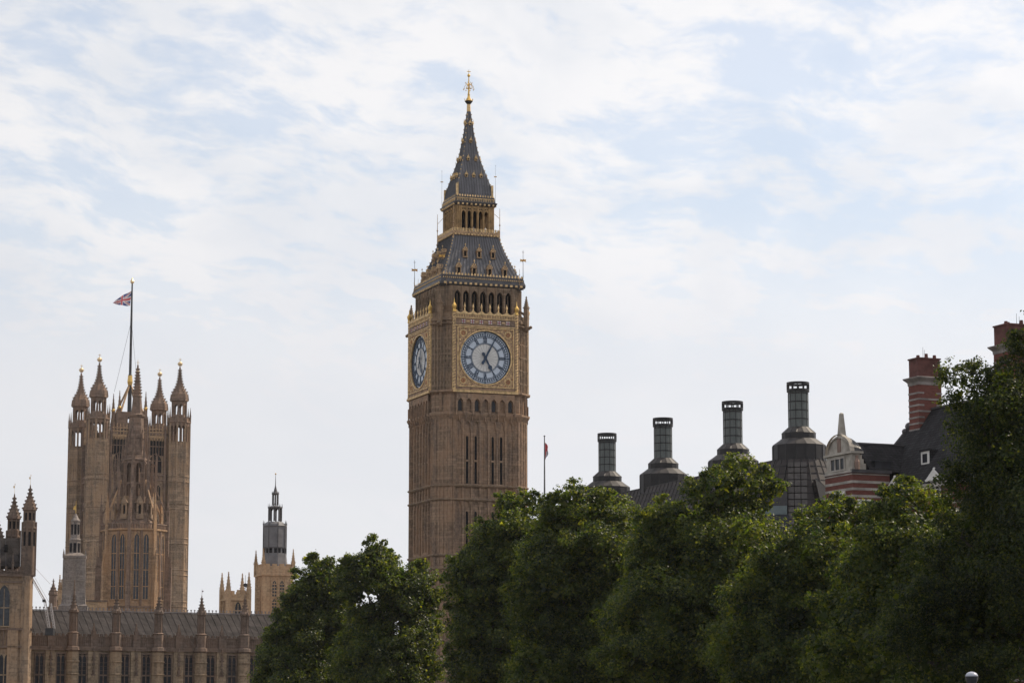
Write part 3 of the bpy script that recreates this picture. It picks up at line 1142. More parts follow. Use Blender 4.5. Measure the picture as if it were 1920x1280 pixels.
b.build("finial", [GOLD, GOLDM, IRON], TOWER)


def weather_finial(name, x, y, z0, z1, s_, parent):
    b = MB()
    b.m = 1
    b.tube((x, y, z0), (x, y, z1), .055 * s_, .025 * s_, 5)
    b.m = 0
    zc = z0 + (z1 - z0) * .72
    for a in (0, PI / 2):
        for sg in (-1, 1):
            dx, dy = math.cos(a) * sg, math.sin(a) * sg
            b.add([(x, y, zc - .08 * s_), (x + dx * .5 * s_, y + dy * .5 * s_, zc - .22 * s_), (x + dx * .42 * s_, y + dy * .42 * s_, zc), (x + dx * .5 * s_, y + dy * .5 * s_, zc + .2 * s_), (x, y, zc + .1 * s_), (x + .03, y + .03, zc)],
                  [(0, 1, 2, 3, 4), (4, 3, 2, 1, 0)])
    b.ball(x, y, zc, .13 * s_, 6)
    b.m = 1
    b.box(x - .16 * s_, x + .16 * s_, y - .02, y + .02, z1 - .35 * s_, z1 - .3 * s_)
    return b.build(name, [GOLD, IRON], parent)


for sx, sy in ((-1, -1), (1, -1), (1, 1), (-1, 1)):
    weather_finial("corner_finial", sx * 6.25, sy * 6.25, tz(534, 6), tz(471, 3) if sx > 0 else tz(473, 3), 1.0, TOWER)
    weather_finial("upper_corner_finial", sx * 3.1, sy * 3.1, zH, tz(312, 1), .45, TOWER)
    b = MB()
    b.tube((sx * 3.6, sy * 3.6, zG - .6), (sx * 3.6, sy * 3.6, zG + 4.1), .07, .03, 5)
    b.ball(sx * 3.6, sy * 3.6, zG + 1.6, .13, 6)
    b.ball(sx * 3.6, sy * 3.6, zG - .5, .16, 6)
    b.tube((sx * 3.6, sy * 3.6, zG + 2.6), (sx * 2.95, sy * 2.95, zG + 3.4), .03, .03, 4)
    b.build("balcony_finial", [ORNATE], TOWER)
    for ox, oy in ((1, 0), (0, 1)):
        b = MB()
        x, y = sx * (6.5 - .9 * (1 - ox)), sy * (6.5 - .9 * (1 - oy))
        b.tube((x, y, zF), (x, y, zF + 3.0), .05, .02, 4)
        b.ball(x, y, zF + 2.1, .09, 5)
        b.build("cornice_spike", [ORNATE], TOWER)


# ================================================================ generic gothic pieces
def local_frame(px, py, Y, rz):
    p = at(px, py, Y)
    return (p.x, p.y, 0.0)


def s_of(px, P0, a):
    """Local x on a wall through P0 with direction a that is seen at column px."""
    k = (px - 960) / FPX
    # depth along the view axis changes a little with height; use mid height pitch terms
    # X = k * D where D = Y*CP + (z-CAM)*SP
    zm = 20.0
    return (k * (P0[1] * CP + zm * SP) - P0[0]) / (math.cos(a) - k * math.sin(a) * CP)


def gothic_window(parent, M, x, w, z0, z1, y, lights=2, transoms=(), glass=GLASS, frame=STONE_P, k=1.0, name="window", hood=0.12):
    b = MB()
    b.M = M
    zs = z1 - w * .75
    b.m = 0
    b.lancet(x, w, z0, zs, y - .03, y + .02, k)
    b.m = 1
    for i in range(1, lights):
        xm = x - w / 2 + w * i / lights
        b.box(xm - .05 * w ** .5, xm + .05 * w ** .5, y - .14, y, z0, zs + w * .5)
    for zt in transoms:
        b.box(x - w / 2, x + w / 2, y - .12, y, zt - .09, zt + .09)
    for sx in (-1, 1):
        b.box(x + sx * (w / 2 + hood / 2) - hood / 2, x + sx * (w / 2 + hood / 2) + hood / 2, y - .18, y, z0, zs)
    h = w / 2
    for sg in (-1, 1):
        pv_ = None
        for i in range(5):
            t = R(60) * i / 4
            p = (x + sg * (w * math.cos(t) - h), zs + w * math.sin(t) * k)
            if i == 4:
                p = (x, p[1])
            if pv_:
                b.tube((pv_[0], y - .08, pv_[1]), (p[0], y - .08, p[1]), hood * .7, None, 4)
            pv_ = p
    b.box(x - w / 2 - hood, x + w / 2 + hood, y - .25, y, z0 - .18, z0)
    return b.build(name, [glass, frame], parent)


# ================================================================ VICTORIA-STYLE SQUARE TOWER (far left)
VA = R(22)
vp = at(237.5, 1000, 690)
VT = thing("square_tower", "massive far stone tower with four turrets capped by gilt orbs, flagpole on top", "tower", (vp.x, 690, 0), VA)
VC = 11.0


def vz(py, Y=675):
    return zat(py, Y)


b = MB()
b.sq(0, 0, [(0, VC - .6), (vz(812, 680), VC - .6)])
b.build("tower_wall", STONE_V, VT)
b = MB()
for k in range(4):
    b.M = FACES[k]
    for py, d in ((893, .5), (945, .45), (1000, .3), (1100, .3)):
        z = vz(py, 680)
        b.box(-8, 8, -VC + .6 - d, -VC + .7, z - .9, z - .5)
        b.box(-8, 8, -VC + .6 - d, -VC + .7, z + .4, z + .8)
        for i in range(12):
            x = (i - 5.5) * 1.33
            b.box(x - .2, x + .2, -VC + .6 - d * .8, -VC + .7, z - .5, z + .4)
    for i in range(4):
        x = (i - 1.5) * 4.9
        b.box(x - .3, x + .3, -VC - .1, -VC + .7, 0, vz(815, 680))
        b.pinnacle(x, -VC + .2, vz(815, 680), vz(797, 680), vz(780, 680), .55, 4)
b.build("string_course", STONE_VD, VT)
for k in range(4):
    for i in range(3):
        x = (i - 1) * 4.9
        gothic_window(VT, FACES[k], x, 3.2, vz(884, 680), vz(846, 680), -VC + .6, 3, (vz(862, 680),), DARK, STONE_VD, .75)
        for sx in (-.9, .9):
            gothic_window(VT, FACES[k], x + sx, 1.1, vz(936, 680), vz(908, 680), -VC + .6, 2, (), DARK, STONE_V)
            gothic_window(VT, FACES[k], x + sx, 1.2, vz(1090, 680), vz(1010, 680), -VC + .6, 2, (vz(1060, 680), vz(1035, 680)), DARK, STONE_V)
# dark panels painted as shaded traceried openings behind the gilt arcade
b = MB()
for k in range(4):
    b.M = FACES[k]
    b.m = 0
    b.box(-7.6, 7.6, -VC + .55, -VC + .62, vz(852, 680), vz(816.5, 680))
    b.m = 1
    for i in range(19):
        x = (i - 9) * .82
        b.box(x - .07, x + .07, -VC + .35, -VC + .6, vz(852, 680), vz(816, 680))
    b.box(-7.6, 7.6, -VC + .4, -VC + .6, vz(836, 680), vz(834.5, 680))
b.build("traceried_shade_panel", [DARK, STONE_VD], VT)
# pierced gilded parapet
b = MB()
zp = vz(814, 680)
for k in range(4):
    b.M = FACES[k]
    b.m = 0
    b.box(-8, 8, -VC + .3, -VC + .7, zp, zp + .6)
    b.m = 1
    b.box(-8, 8, -VC + .2, -VC + .7, zp + .6, zp + .9)
    for i in range(18):
        x = (i - 8.5) * .88
        b.box(x - .1, x + .1, -VC + .25, -VC + .6, zp - 1.6, zp + 2.0)
        b.spire(x, -VC + .4, zp + 2.0, zp + 3.0, .2, 4, crock=False)
        b.arch(x - .44, x + .44, zp - 1.5, zp - .2, .6, zp - 1.1, -VC + .22, -VC + .5)
    b.box(-8, 8, -VC + .3, -VC + .6, zp + 1.5, zp + 1.75)
b.build("gilded_parapet", [STONE_VD, ORNATE], VT)


def turret(x, y, s=1.0):
    b = MB()
    zr = vz(822)
    r = 2.92
    b.prof(x, y, [(0, r + .2), (vz(1100), r + .1), (zr, r)])
    for py in (893, 945, 1010, 1070, 1130):
        z = vz(py)
        b.prof(x, y, [(z - .9, r), (z - .8, r + .3), (z - .6, r + .3), (z - .5, r + .08), (z + .5, r + .08), (z + .6, r + .3), (z + .8, r + .3), (z + .9, r)])
    for i in range(8):
        a = PI / 8 + i * PI / 4
        b.cbox(x + r * math.cos(a), y + r * math.sin(a), 0, vz(775), .42)
        # mid facet ribs
        a2 = a + PI / 8
        ra = r * math.cos(PI / 8)
        b.cbox(x + ra * math.cos(a2), y + ra * math.sin(a2), 0, zr, .25)
        for sg in (-1, 1):
            b.cbox(x + ra * math.cos(a2) - sg * .58 * math.sin(a2), y + ra * math.sin(a2) + sg * .58 * math.cos(a2), 0, zr, .16)
        for py in (840, 868, 915, 966, 992, 1030, 1050, 1090, 1112):
            b.cbox(x + (ra - .15) * math.cos(a2), y + (ra - .15) * math.sin(a2), vz(py), vz(py) + .35, .6)
    shaft = b.build("turret_shaft", STONE_V, VT)
    # open stage: eight posts, arches between, sky shows through
    b = MB()
    z0, z1 = zr - .2, vz(786)
    for i in range(8):
        a = PI / 8 + i * PI / 4
        M0 = Matrix.Translation((x, y, 0)) @ Matrix.Rotation(i * PI / 4, 4, 'Z')
        b.M = M0
        ra = r * math.cos(PI / 8)
        hw = r * math.sin(PI / 8)
        for sx in (-1, 1):
            b.arch(sx * hw / 2 - hw / 2, sx * hw / 2 + hw / 2, z0, z1, .82, z1 - 1.5, -ra, -ra + .3, 1, True)
        b.box(-.18, .18, -ra - .12, -ra + .3, z0, z1)
    b.M = None
    b.prof(x, y, [(z1 - .1, r), (z1, r + .35), (z1 + .3, r + .35), (z1 + .5, r - .1), (vz(777), r - .1)])
    for i in range(8):
        a = PI / 8 + i * PI / 4
        b.pinnacle(x + (r + .1) * math.cos(a), y + (r + .1) * math.sin(a), z1, vz(773), vz(757), .38, 4)
    # upper open lantern
    r2 = 1.95
    z2, z3 = vz(777), vz(745)
    b.prof(x, y, [(z2 - .2, r2 + .3), (vz(771), r2 + .1)])
    for i in range(8):
        b.M = Matrix.Translation((x, y, 0)) @ Matrix.Rotation(i * PI / 4, 4, 'Z')
        ra = r2 * math.cos(PI / 8)
        hw = r2 * math.sin(PI / 8)
        b.arch(-hw, hw, vz(771), z3, .95, z3 - 1.6, -ra, -ra + .22, 1, True)
        b.box(-hw - .14, -hw + .14, -ra - .1, -ra + .15, vz(771), z3)
    b.M = None
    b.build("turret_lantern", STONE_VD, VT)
    b = MB()
    b.m = 0
    R3 = [(z3 - .1, 2.1), (z3 + .1, 2.5), (z3 + .4, 2.4), (vz(738), 2.42), (vz(732), 2.3), (vz(726), 1.8), (vz(718), 1.1), (vz(708), .66), (vz(697), .4), (vz(679), .2)]
    b.prof(x, y, R3)
    for i in range(8):
        a = PI / 8 + i * PI / 4
        b.spire(x + 2.35 * math.cos(a), y + 2.35 * math.sin(a), z3 + .3, vz(731), .28, 4, steps=3)
        for j in range(9):
            z = vz(728) + (vz(682) - vz(728)) * j / 9
            rr = roof_h(z, R3)
            b.cbox(x + (rr + .1) * math.cos(a), y + (rr + .1) * math.sin(a), z, z + .35, .3)
    b.build("turret_cap", STONE_VD, VT)
    b = MB()
    zo = vz(673.5)
    b.ball(x, y, zo, .66, 8)
    b.prof(x, y, [(zo - .07, .72), (zo + .07, .72)], 10)
    b.tube((x, y, zo), (x, y, vz(662)), .12, .04, 5)
    b.box(x - .35, x + .35, y - .05, y + .05, vz(665.5), vz(664.5))
    b.build("gilt_orb", plain("pale_gilding", (0.66, 0.50, 0.30), 0.4, 0.6, .2) if "pale_gilding" not in bpy.data.materials else bpy.data.materials["pale_gilding"], VT)


for sx, sy in ((-1, -1), (1, -1), (-1, 1), (1, 1)):
    turret(sx * VC, sy * VC)
# flagpole legs and roof
b = MB()
zr = vz(800, 690)
b.m = 0
b.sq(0, 0, [(zr - 6, 9), (zr - 2, 5), (zr + 1, 1.2)])
b.build("roof", SLATE_P, VT)
b = MB()
for sx, sy in ((-1, -1), (1, -1), (-1, 1), (1, 1)):
    b.m = 0
    b.tube((sx * 3.1, sy * 3.1, zat(775, 690)), (sx * .2, sy * .2, zat(722, 690)), .3, .22, 5)
    b.m = 1
    b.pinnacle(sx * 3.6, sy * 3.6, zr - 3, zat(768, 690), zat(737, 690), .8, 4)
    b.m = 2
    b.ball(sx * 3.6, sy * 3.6 - .2, zat(768, 690), .5, 8)
    b.m = 1
for k in range(4):
    b.M = FACES[k]
    b.arch(-3.4, 3.4, zr - 2, zat(775, 690), 2.6, zat(790, 690), -3.8, -3.4, .9, True)
b.build("flagpole_frame", [ORNATE, STONE_VD, GOLD], VT)

# ---- flagpole with the flag
fp = at(243.5, 790, 690)
FLP = thing("flagpole", "tall dark flagpole with gilt tip flying a Union flag from the far square tower", "flagpole", (vp.x, 690, 0), 0)
b = MB()
zb = zat(785, 690)
b.prof(0, 0, [(zb, .62), (zat(722, 690), .5), (zat(703, 690), .5), (zat(701, 690), .38), (zat(600, 690), .3), (zat(532, 690), .2)], 8)
b.build("pole", IRON, FLP)
b = MB()
b.prof(0, 0, [(zat(722, 690), .56), (zat(716, 690), .75), (zat(708, 690), .62), (zat(704, 690), .6)], 8)
b.build("gilt_collar", GOLD, FLP)
b = MB()
b.prof(0, 0, [(zat(532, 690), .2), (zat(530, 690), .5), (zat(527, 690), .55), (zat(524, 690), .3), (zat(520, 690), .04)], 8)
b.build("gilt_tip", bpy.data.materials["pale_gilding"], FLP)
b = MB()
for dx in (-3.9, 2.5):
    b.tube((0, 0, zat(601, 690)), (dx, -2, zat(736, 690)), .045, .045, 4)
b.build("stay_wire", IRON, FLP)


def union(u, v):
    """Colour index of the Union flag at u (0 hoist..1 fly) v (0 bottom..1 top): 0 blue 1 white 2 red."""
    X, Yv = u * 60, v * 30
    if abs(X - 30) < 3 or abs(Yv - 15) < 3:
        return 2
    if abs(X - 30) < 5 or abs(Yv - 15) < 5:
        return 1
    for sgn in (1, -1):
        d = ((Yv - 15) - sgn * (X - 30) / 2) / math.sqrt(1.25)
        if abs(d) < 3:
            side = 1 if X < 30 else -1
            if 0 < d * side * 1.0 < 2 if sgn == 1 else 0 < d * side < 2:
                return 2
            return 1
    return 0


def flag_mesh(name, parent, f, nu=40, nv=24, th=.03):
    b = MB()
    for i in range(nu):
        for j in range(nv):
            u0, u1, v0, v1 = i / nu, (i + 1) / nu, j / nv, (j + 1) / nv
            b.m = union((u0 + u1) / 2, (v0 + v1) / 2)
            b.add([f(u0, v0), f(u1, v0), f(u1, v1), f(u0, v1)], [(0, 1, 2, 3)])
    return b.build(name, [FLAG_B, FLAG_W, FLAG_R], parent)


def fly1(u, v):
    q = 690 / FPX * 1.0
    top = (244.5 - 35.5 * u, 545 + 22 * u ** 1.15 + 1.3 * math.sin(u * 9))
    bot = (242.5 - 32 * u, 573 + .5 * math.sin(u * 7) - 4.5 * u ** 3)
    px = bot[0] + (top[0] - bot[0]) * v
    py = bot[1] + (top[1] - bot[1]) * v
    return ((px - 245.6) * q, .5 * math.sin(u * 11 + v * 2) * (.3 + u), zat(py, 690))


flag_mesh("flag", FLP, fly1)

# ================================================================ CENTRAL OCTAGONAL SPIRE
CY = 560
cp_ = at(249.5, 1100, CY)
CT = thing("octagonal_tower", "octagonal stone lantern tower with buttressed spire before the far square tower", "tower", (cp_.x, CY, 0), R(22.5))


def cz(py, off=0):
    return zat(py, CY - off)


b = MB()
RC = 7.0
zt = cz(993, 7)
b.prof(0, 0, [(0, RC), (zt, RC)])
b.prof(0, 0, [(zt - .1, RC + .1), (zt + .1, RC + .5), (zt + .4, RC + .5), (zt + .5, RC + .1)])
b.build("octagon_wall", STONE_C, CT)
b = MB()
for i in range(8):
    b.M = Matrix.Rotation(i * PI / 4, 4, 'Z')
    ra = RC * math.cos(PI / 8)
    for j in range(9):
        x = (j - 4) * .6
        b.box(x - .1, x + .1, -ra - .35, -ra - .1, zt + .4, cz(980, 7))
    b.box(-2.7, 2.7, -ra - .4, -ra - .1, cz(981, 7), cz(979, 7))
    b.box(-2.7, 2.7, -ra - .25, -ra, cz(1138, 7), cz(1135, 7))
    for x in (-.13, .13):
        b.box(x - .1, x + .1, -ra - .3, -ra, cz(1138, 7), zt)
b.build("octagon_parapet", STONE_VD, CT)
for i in range(8):
    M0 = Matrix.Rotation(i * PI / 4, 4, 'Z')
    ra = RC * math.cos(PI / 8)
    for x in (-1.05, 1.05):
        gothic_window(CT, M0, x, 1.15, cz(1122, 7), cz(1000, 7), -ra, 2, (cz(1098, 7), cz(1067, 7), cz(1036, 7)), GLASS_B, STONE_C, 1.0, "window", .14)
# buttresses with pinnacles at the angles
for i in range(8):
    a = PI / 8 + i * PI / 4
    b = MB()
    b.M = Matrix.Rotation(a + PI / 2, 4, 'Z')
    b.box(-.45, .45, -RC - 1.3, -RC + .3, 0, cz(1090, 7))
    b.box(-.4, .4, -RC - .9, -RC + .3, cz(1090, 7), cz(1040, 7))
    b.box(-.35, .35, -RC - .6, -RC + .3, cz(1040, 7), cz(975, 7))
    b.pinnacle(0, -RC - 1.0, cz(1090, 7), cz(1062, 7), cz(1030, 7), .6, 5)
    b.pinnacle(0, -RC - .3, cz(975, 7), cz(955, 7), cz(922, 7), .62, 6)
    # flying buttress up to the lantern
    for j in range(6):
        t0, t1 = j / 6, (j + 1) / 6
        f0 = lambda t: (-RC - .2 + t * 3.4, cz(962, 7) + (cz(900, 5) - cz(962, 7)) * t ** 1.1)
        (ya, za), (yb, zb_) = f0(t0), f0(t1)
        b.loft([[(-.16, ya, za - .3), (.16, ya, za - .3), (.16, ya, za + .4), (-.16, ya, za + .4)], [(-.16, yb, zb_ - .3), (.16, yb, zb_ - .3), (.16, yb, zb_ + .4), (-.16, yb, zb_ + .4)]])
    b.build("buttress", STONE_VD if i % 2 else STONE_C, CT)
b = MB()
b.prof(0, 0, [(zt + .3, 5.6), (cz(979, 6), 5.2), (cz(960, 5), 4.1), (cz(940, 4), 3.3), (cz(937, 4), 3.3)])
for i in range(8):
    a = PI / 8 + i * PI / 4
    for j in range(8):
        t = j / 8
        r_ = 5.2 - 1.9 * t
        b.cbox(r_ * math.cos(a), r_ * math.sin(a), cz(979 - 40 * t, 5), cz(977 - 40 * t, 5) + .2, .28)
b.build("stone_roof", STONE_VD, CT)
for i in range(8):
    b = MB()
    b.M = Matrix.Rotation(i * PI / 4, 4, 'Z')
    z0 = cz(962, 5)
    b.m = 0
    b.arch(-.75, .75, z0, z0 + 2.6, .6, z0 + 1.6, -4.5, -3.4)
    b.loft([[(-.85, -4.6, z0 + 2.4), (.85, -4.6, z0 + 2.4), (0, -4.6, z0 + 4.0)], [(-.85, -2.6, z0 + 2.4), (.85, -2.6, z0 + 2.4), (0, -2.6, z0 + 4.0)]])
    b.box(-.8, .8, -4.7, -3.5, z0 - 1.1, z0)
    b.m = 1
    b.lancet(0, .55, z0, z0 + 1.5, -4.1, -4.0)
    b.build("lucarne", [STONE_V, DARK], CT)
# lantern
b = MB()
RL = 3.0
z0, z1 = cz(938, 3), cz(862, 3)
ra, hw = RL * math.cos(PI / 8), RL * math.sin(PI / 8)
for i in range(8):
    b.M = Matrix.Rotation(i * PI / 4, 4, 'Z')
    b.arch(-hw, hw, z0 + 1, cz(905, 3), 1.15, cz(905, 3) - 1.0, -ra, -ra + .25, 1, True)
    b.arch(-hw, hw, cz(905, 3), z1, 1.15, z1 - 1.4, -ra, -ra + .25, 1, True)
    b.box(-.06, .06, -ra + .05, -ra + .2, z0, z1)
    b.box(-hw, hw, -ra - .05, -ra + .25, cz(906, 3), cz(903, 3))
    b.box(-hw, hw, -ra - .1, -ra + .25, z0 - .3, z0 + 1)
b.M = None
b.prof(0, 0, [(z1 - .1, RL), (z1, RL + .25), (z1 + .3, RL + .25), (z1 + .5, RL - .4), (cz(850, 3), 2.2)])
for i in range(8):
    a = PI / 8 + i * PI / 4
    ca, sa = math.cos(a), math.sin(a)
    b.pinnacle(4.5 * ca, 4.5 * sa, cz(955, 4), cz(870, 4), cz(846, 4), .5, 5)
    b.cbox(RL * ca, RL * sa, z0, z1, .38)
    b.tube((4.4 * ca, 4.4 * sa, cz(872, 4)), (2.9 * ca, 2.9 * sa, cz(860, 3)), .18, .18, 4)
    b.pinnacle(2.9 * ca, 2.9 * sa, z1, cz(842, 3), cz(818, 3), .42, 5)
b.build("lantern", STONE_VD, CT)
b = MB()
b.prof(0, 0, [(cz(852), 2.2), (cz(830), 1.85), (cz(822), 1.65), (cz(783), 1.5), (cz(781), 1.8), (cz(778), 1.85), (cz(776), 1.25), (cz(745), .95), (cz(743), 1.15), (cz(741), .85), (cz(684), .16)])
for i in range(8):
    a = PI / 8 + i * PI / 4
    ca, sa = math.cos(a), math.sin(a)
    b.pinnacle(2.0 * ca, 2.0 * sa, cz(845), cz(826), cz(805), .34, 4)
    for j in range(9):
        t = j / 9
        r_ = .85 - .68 * t + .1
        z = cz(738) + (cz(688) - cz(738)) * t
        b.cbox(r_ * ca, r_ * sa, z, z + .3, .24)
    b.M = Matrix.Rotation(i * PI / 4, 4, 'Z')
    b.loft([[(-.6, -1.75, cz(822)), (.6, -1.75, cz(822)), (0, -1.7, cz(806))], [(-.5, -1.2, cz(822)), (.5, -1.2, cz(822)), (0, -1.2, cz(806))]])
    b.M = None
b.build("spire", STONE_VD, CT)
b = MB()
b.ball(0, 0, cz(697), .42, 8)
b.tube((0, 0, cz(690)), (0, 0, cz(674)), .1, .04, 5)
b.box(-.3, .3, -.04, .04, cz(680), cz(679))
b.build("gilt_orb", bpy.data.materials["pale_gilding"], CT)

# ================================================================ TOWER WITH A SLATE LANTERN (behind the trees)
WY = 480
wp = at(514, 1100, WY)
WT = thing("lantern_tower", "honey coloured square tower with dark slate lantern and thin spirelet", "tower", (wp.x, WY, 0), R(20))


def wz(py, off=0):
    return zat(py, WY - off)


H = 2.85
b = MB()
b.sq(0, 0, [(0, H), (wz(1081), H), (wz(1080), H + .3), (wz(1077), H + .3), (wz(1076), H + .05), (wz(1062), H + .05)])
for k in range(4):
    b.M = FACES[k]
    for x in (-2.0, -.7, .7, 2.0):
        b.box(x - .42, x + .42, -H - .05, -H + .35, wz(1062), wz(1058))
    for x in (-1.35, 0, 1.35):
        b.box(x - .1, x + .1, -H - .15, -H, wz(1150), wz(1081))
    for sx in (-1, 1):
        b.box(sx * (H - .3) - .32, sx * (H - .3) + .32, -H - .12, -H, 0, wz(1081))
b.build("tower_wall", STONE_Y, WT)
for k in range(4):
    for x in (-.72, .72):
        for pa, pb in ((1090, 1119), (1124, 1152)):
            gothic_window(WT, FACES[k], x, .85, wz(pb), wz(pa), -H, 2, [wz(pa + j * 6) for j in range(1, 5)], GLASS_B, STONE_Y, 1, "window", .08)
for sx, sy in ((-1, -1), (1, -1), (1, 1), (-1, 1)):
    b = MB()
    b.pinnacle(sx * H, sy * H, wz(1080), wz(1056), wz(1031), .62, 5)
    b.build("pinnacle", STONE_Y, WT)
b = MB()
b.m = 0
b.prof(0, 0, [(wz(1062), 2.5), (wz(1040), 2.3), (wz(1030), 2.2), (wz(988), 2.2), (wz(986), 2.35), (wz(983), 2.2), (wz(978), 1.5)], 8, PI / 4)
b.m = 1
for i in range(8):
    a = i * PI / 4
    b.cbox(2.25 * math.cos(a), 2.25 * math.sin(a), wz(1040), wz(983), .12)
    b.spire(2.25 * math.cos(a), 2.25 * math.sin(a), wz(984), wz(976), .15, 4, crock=False)
    b.M = Matrix.Rotation((i + .5) * PI / 4, 4, 'Z')
    for x in (-.45, .45):
        b.m = 2
        b.box(x - .26, x + .26, -2.12, -2.03, wz(1037), wz(1028))
        b.m = 1
    b.box(-.8, .8, -2.14, -2.0, wz(1027), wz(1026))
    b.M = None
# open lantern tiers
for (r_, pa, pb) in ((1.25, 977, 952), (.55, 947, 926)):
    ra, hw = r_ * math.cos(PI / 8), r_ * math.sin(PI / 8)
    for i in range(8):
        b.M = Matrix.Rotation(i * PI / 4, 4, 'Z')
        b.arch(-hw, hw, wz(pa), wz(pb), hw * 1.3, wz(pb) - hw * 1.3, -ra, -ra + .1, 1, True)
        b.box(-hw - .07, -hw + .07, -ra - .06, -ra + .06, wz(pa), wz(pb))
    b.M = None
    b.prof(0, 0, [(wz(pb) - .05, r_), (wz(pb), r_ + .18), (wz(pb) + .2, r_ + .12), (wz(pb - 4), r_ * .55)])
    for i in range(8):
        a = PI / 8 + i * PI / 4
        b.spire((r_ + .08) * math.cos(a), (r_ + .08) * math.sin(a), wz(pb), wz(pb - 8) if r_ > 1 else wz(pb - 5), .1, 4, crock=False)
b.prof(0, 0, [(wz(925), .5), (wz(920), .32), (wz(910), .08), (wz(889), .03)])
b.m = 3
b.ball(0, 0, wz(888), .16, 6)
b.build("slate_lantern", [plain("slate_lantern_lead", (0.135, 0.13, 0.135), .55, 0, .2, .8), plain("lantern_ribs", (0.075, 0.07, 0.072), .6), DARK, GOLD], WT)

# ================================================================ SMALL FOUR-PINNACLED TOWER
QY = 470
qp = at(441, 1120, QY)
QT = thing("small_tower", "short honey stone tower with four pinnacles and battlements behind the palace roof", "tower", (qp.x, QY, 0), R(24))


def qz(py):
    return zat(py, QY)


H = 1.95
b = MB()
b.sq(0, 0, [(0, H), (qz(1127), H), (qz(1126), H + .3), (qz(1123), H + .3), (qz(1122), H), (qz(1114), H)])
for k in range(4):
    b.M = FACES[k]
    for x, w_, p in ((-1.0, .5, 1108), (0, .5, 1106), (1.0, .5, 1108)):
        b.box(x - w_ / 2, x + w_ / 2, -H, -H + .3, qz(1114), qz(p))
b.build("tower_wall", STONE_Y, QT)
for sx, sy in ((-1, -1), (1, -1), (1, 1), (-1, 1)):
    b = MB()
    b.cbox(sx * H, sy * H, 0, qz(1104), .75)
    b.spire(sx * H, sy * H, qz(1104), qz(1074), .48, 4, steps=5)
    b.build("pinnacle", STONE_Y, QT)
for k in range(4):
    gothic_window(QT, FACES[k], -.1, 1.2, qz(1158), qz(1129), -H, 2, (qz(1145),), GLASS, STONE_Y)
DA = thing("dish_aerial", "dark round dish and aerial on the short four-pinnacled tower", "aerial", tuple(at(460, 1104, QY - 1)[:2]) + (0,), R(10))
b = MB()
b.M = Matrix.Translation((0, 0, qz(1097))) @ Matrix.Rotation(R(80), 4, 'X')
b.prof(0, 0, [(-.2, .15), (-.1, .3), (.0, .37), (.04, .38)], 12)
b.M = None
b.build("dish", IRON, DA)
b = MB()
b.tube((0, .2, qz(1122)), (0, .2, qz(1078)), .06, .03, 5)
b.build("mast", IRON, DA)

# ================================================================ GREY VENTILATION TURRET
GY = 520
gp = at(139, 1090, GY)
GT = thing("ventilation_turret", "grey stone turret with slim lantern and golden vane before the far tower", "turret", (gp.x, GY, 0), R(8))


def gz(py):
    return zat(py, GY)


b = MB()
b.sq(0, 0, [(0, 2.8), (gz(1142), 2.8), (gz(1136), 2.9), (gz(1132), 2.4), (gz(1110), 2.25), (gz(1048), 2.2), (gz(1046), 2.35), (gz(1042), 2.35), (gz(1041), 2.1), (gz(1036), 1.2)])
for k in range(4):
    b.M = FACES[k]
    b.box(-.08, .08, -2.34, -2.1, gz(1132), gz(1048))
    b.box(-2.28, 2.28, -2.32, -2.1, gz(1090), gz(1088))
b.M = None
for sx, sy in ((-1, -1), (1, -1), (1, 1), (-1, 1)):
    b.spire(sx * 2.2, sy * 2.2, gz(1042), gz(1030), .2, 4, steps=3)
b.build("shaft", STONE_G, GT)
b = MB()
b.m = 0
b.prof(0, 0, [(gz(1040), 1.25), (gz(1015), 1.15), (gz(1012), 1.3), (gz(1008), 1.0), (gz(1000), .95), (gz(980), .9), (gz(976), 1.05), (gz(972), .7), (gz(962), .1)])
for i in range(8):
    b.M = Matrix.Rotation(i * PI / 4, 4, 'Z')
    b.m = 1
    b.box(-.28, .28, -1.15, -1.0, gz(1036), gz(1018))
    b.box(-.2, .2, -.93, -.8, gz(1002), gz(983))
b.build("slim_lantern", [STONE_G, DARK], GT)
b = MB()
b.tube((0, 0, gz(963)), (0, 0, gz(938)), .07, .03, 5)
b.add([(0, 0, gz(956)), (-.6, -.05, gz(954.5)), (-.5, -.05, gz(951)), (-.3, -.05, gz(948)), (0, 0, gz(947))], [(0, 1, 2, 3, 4), (4, 3, 2, 1, 0)])
b.build("weather_vane", GOLD, GT)
# small dark turret left of it
sp_ = at(99.5, 1120, 440)
ST = thing("roof_turret", "small dark octagonal turret with finial left of the grey turret", "turret", (sp_.x, 440, 0), 0)
b = MB()
z_ = lambda py: zat(py, 440)
b.prof(0, 0, [(0, .85), (z_(1137), .85), (z_(1136), .7), (z_(1116), .7), (z_(1114), .85), (z_(1111), .8), (z_(1104), .5), (z_(1096), .18), (z_(1084), .05)])
for py in (1108, 1102, 1096):
    b.prof(0, 0, [(z_(py), .75 - (1108 - py) * .03), (z_(py - 1), .8 - (1108 - py) * .04)], 8)
b.box(-.25, .25, -.05, .05, z_(1089), z_(1088))
b.build("turret_body", STONE_PD, ST)
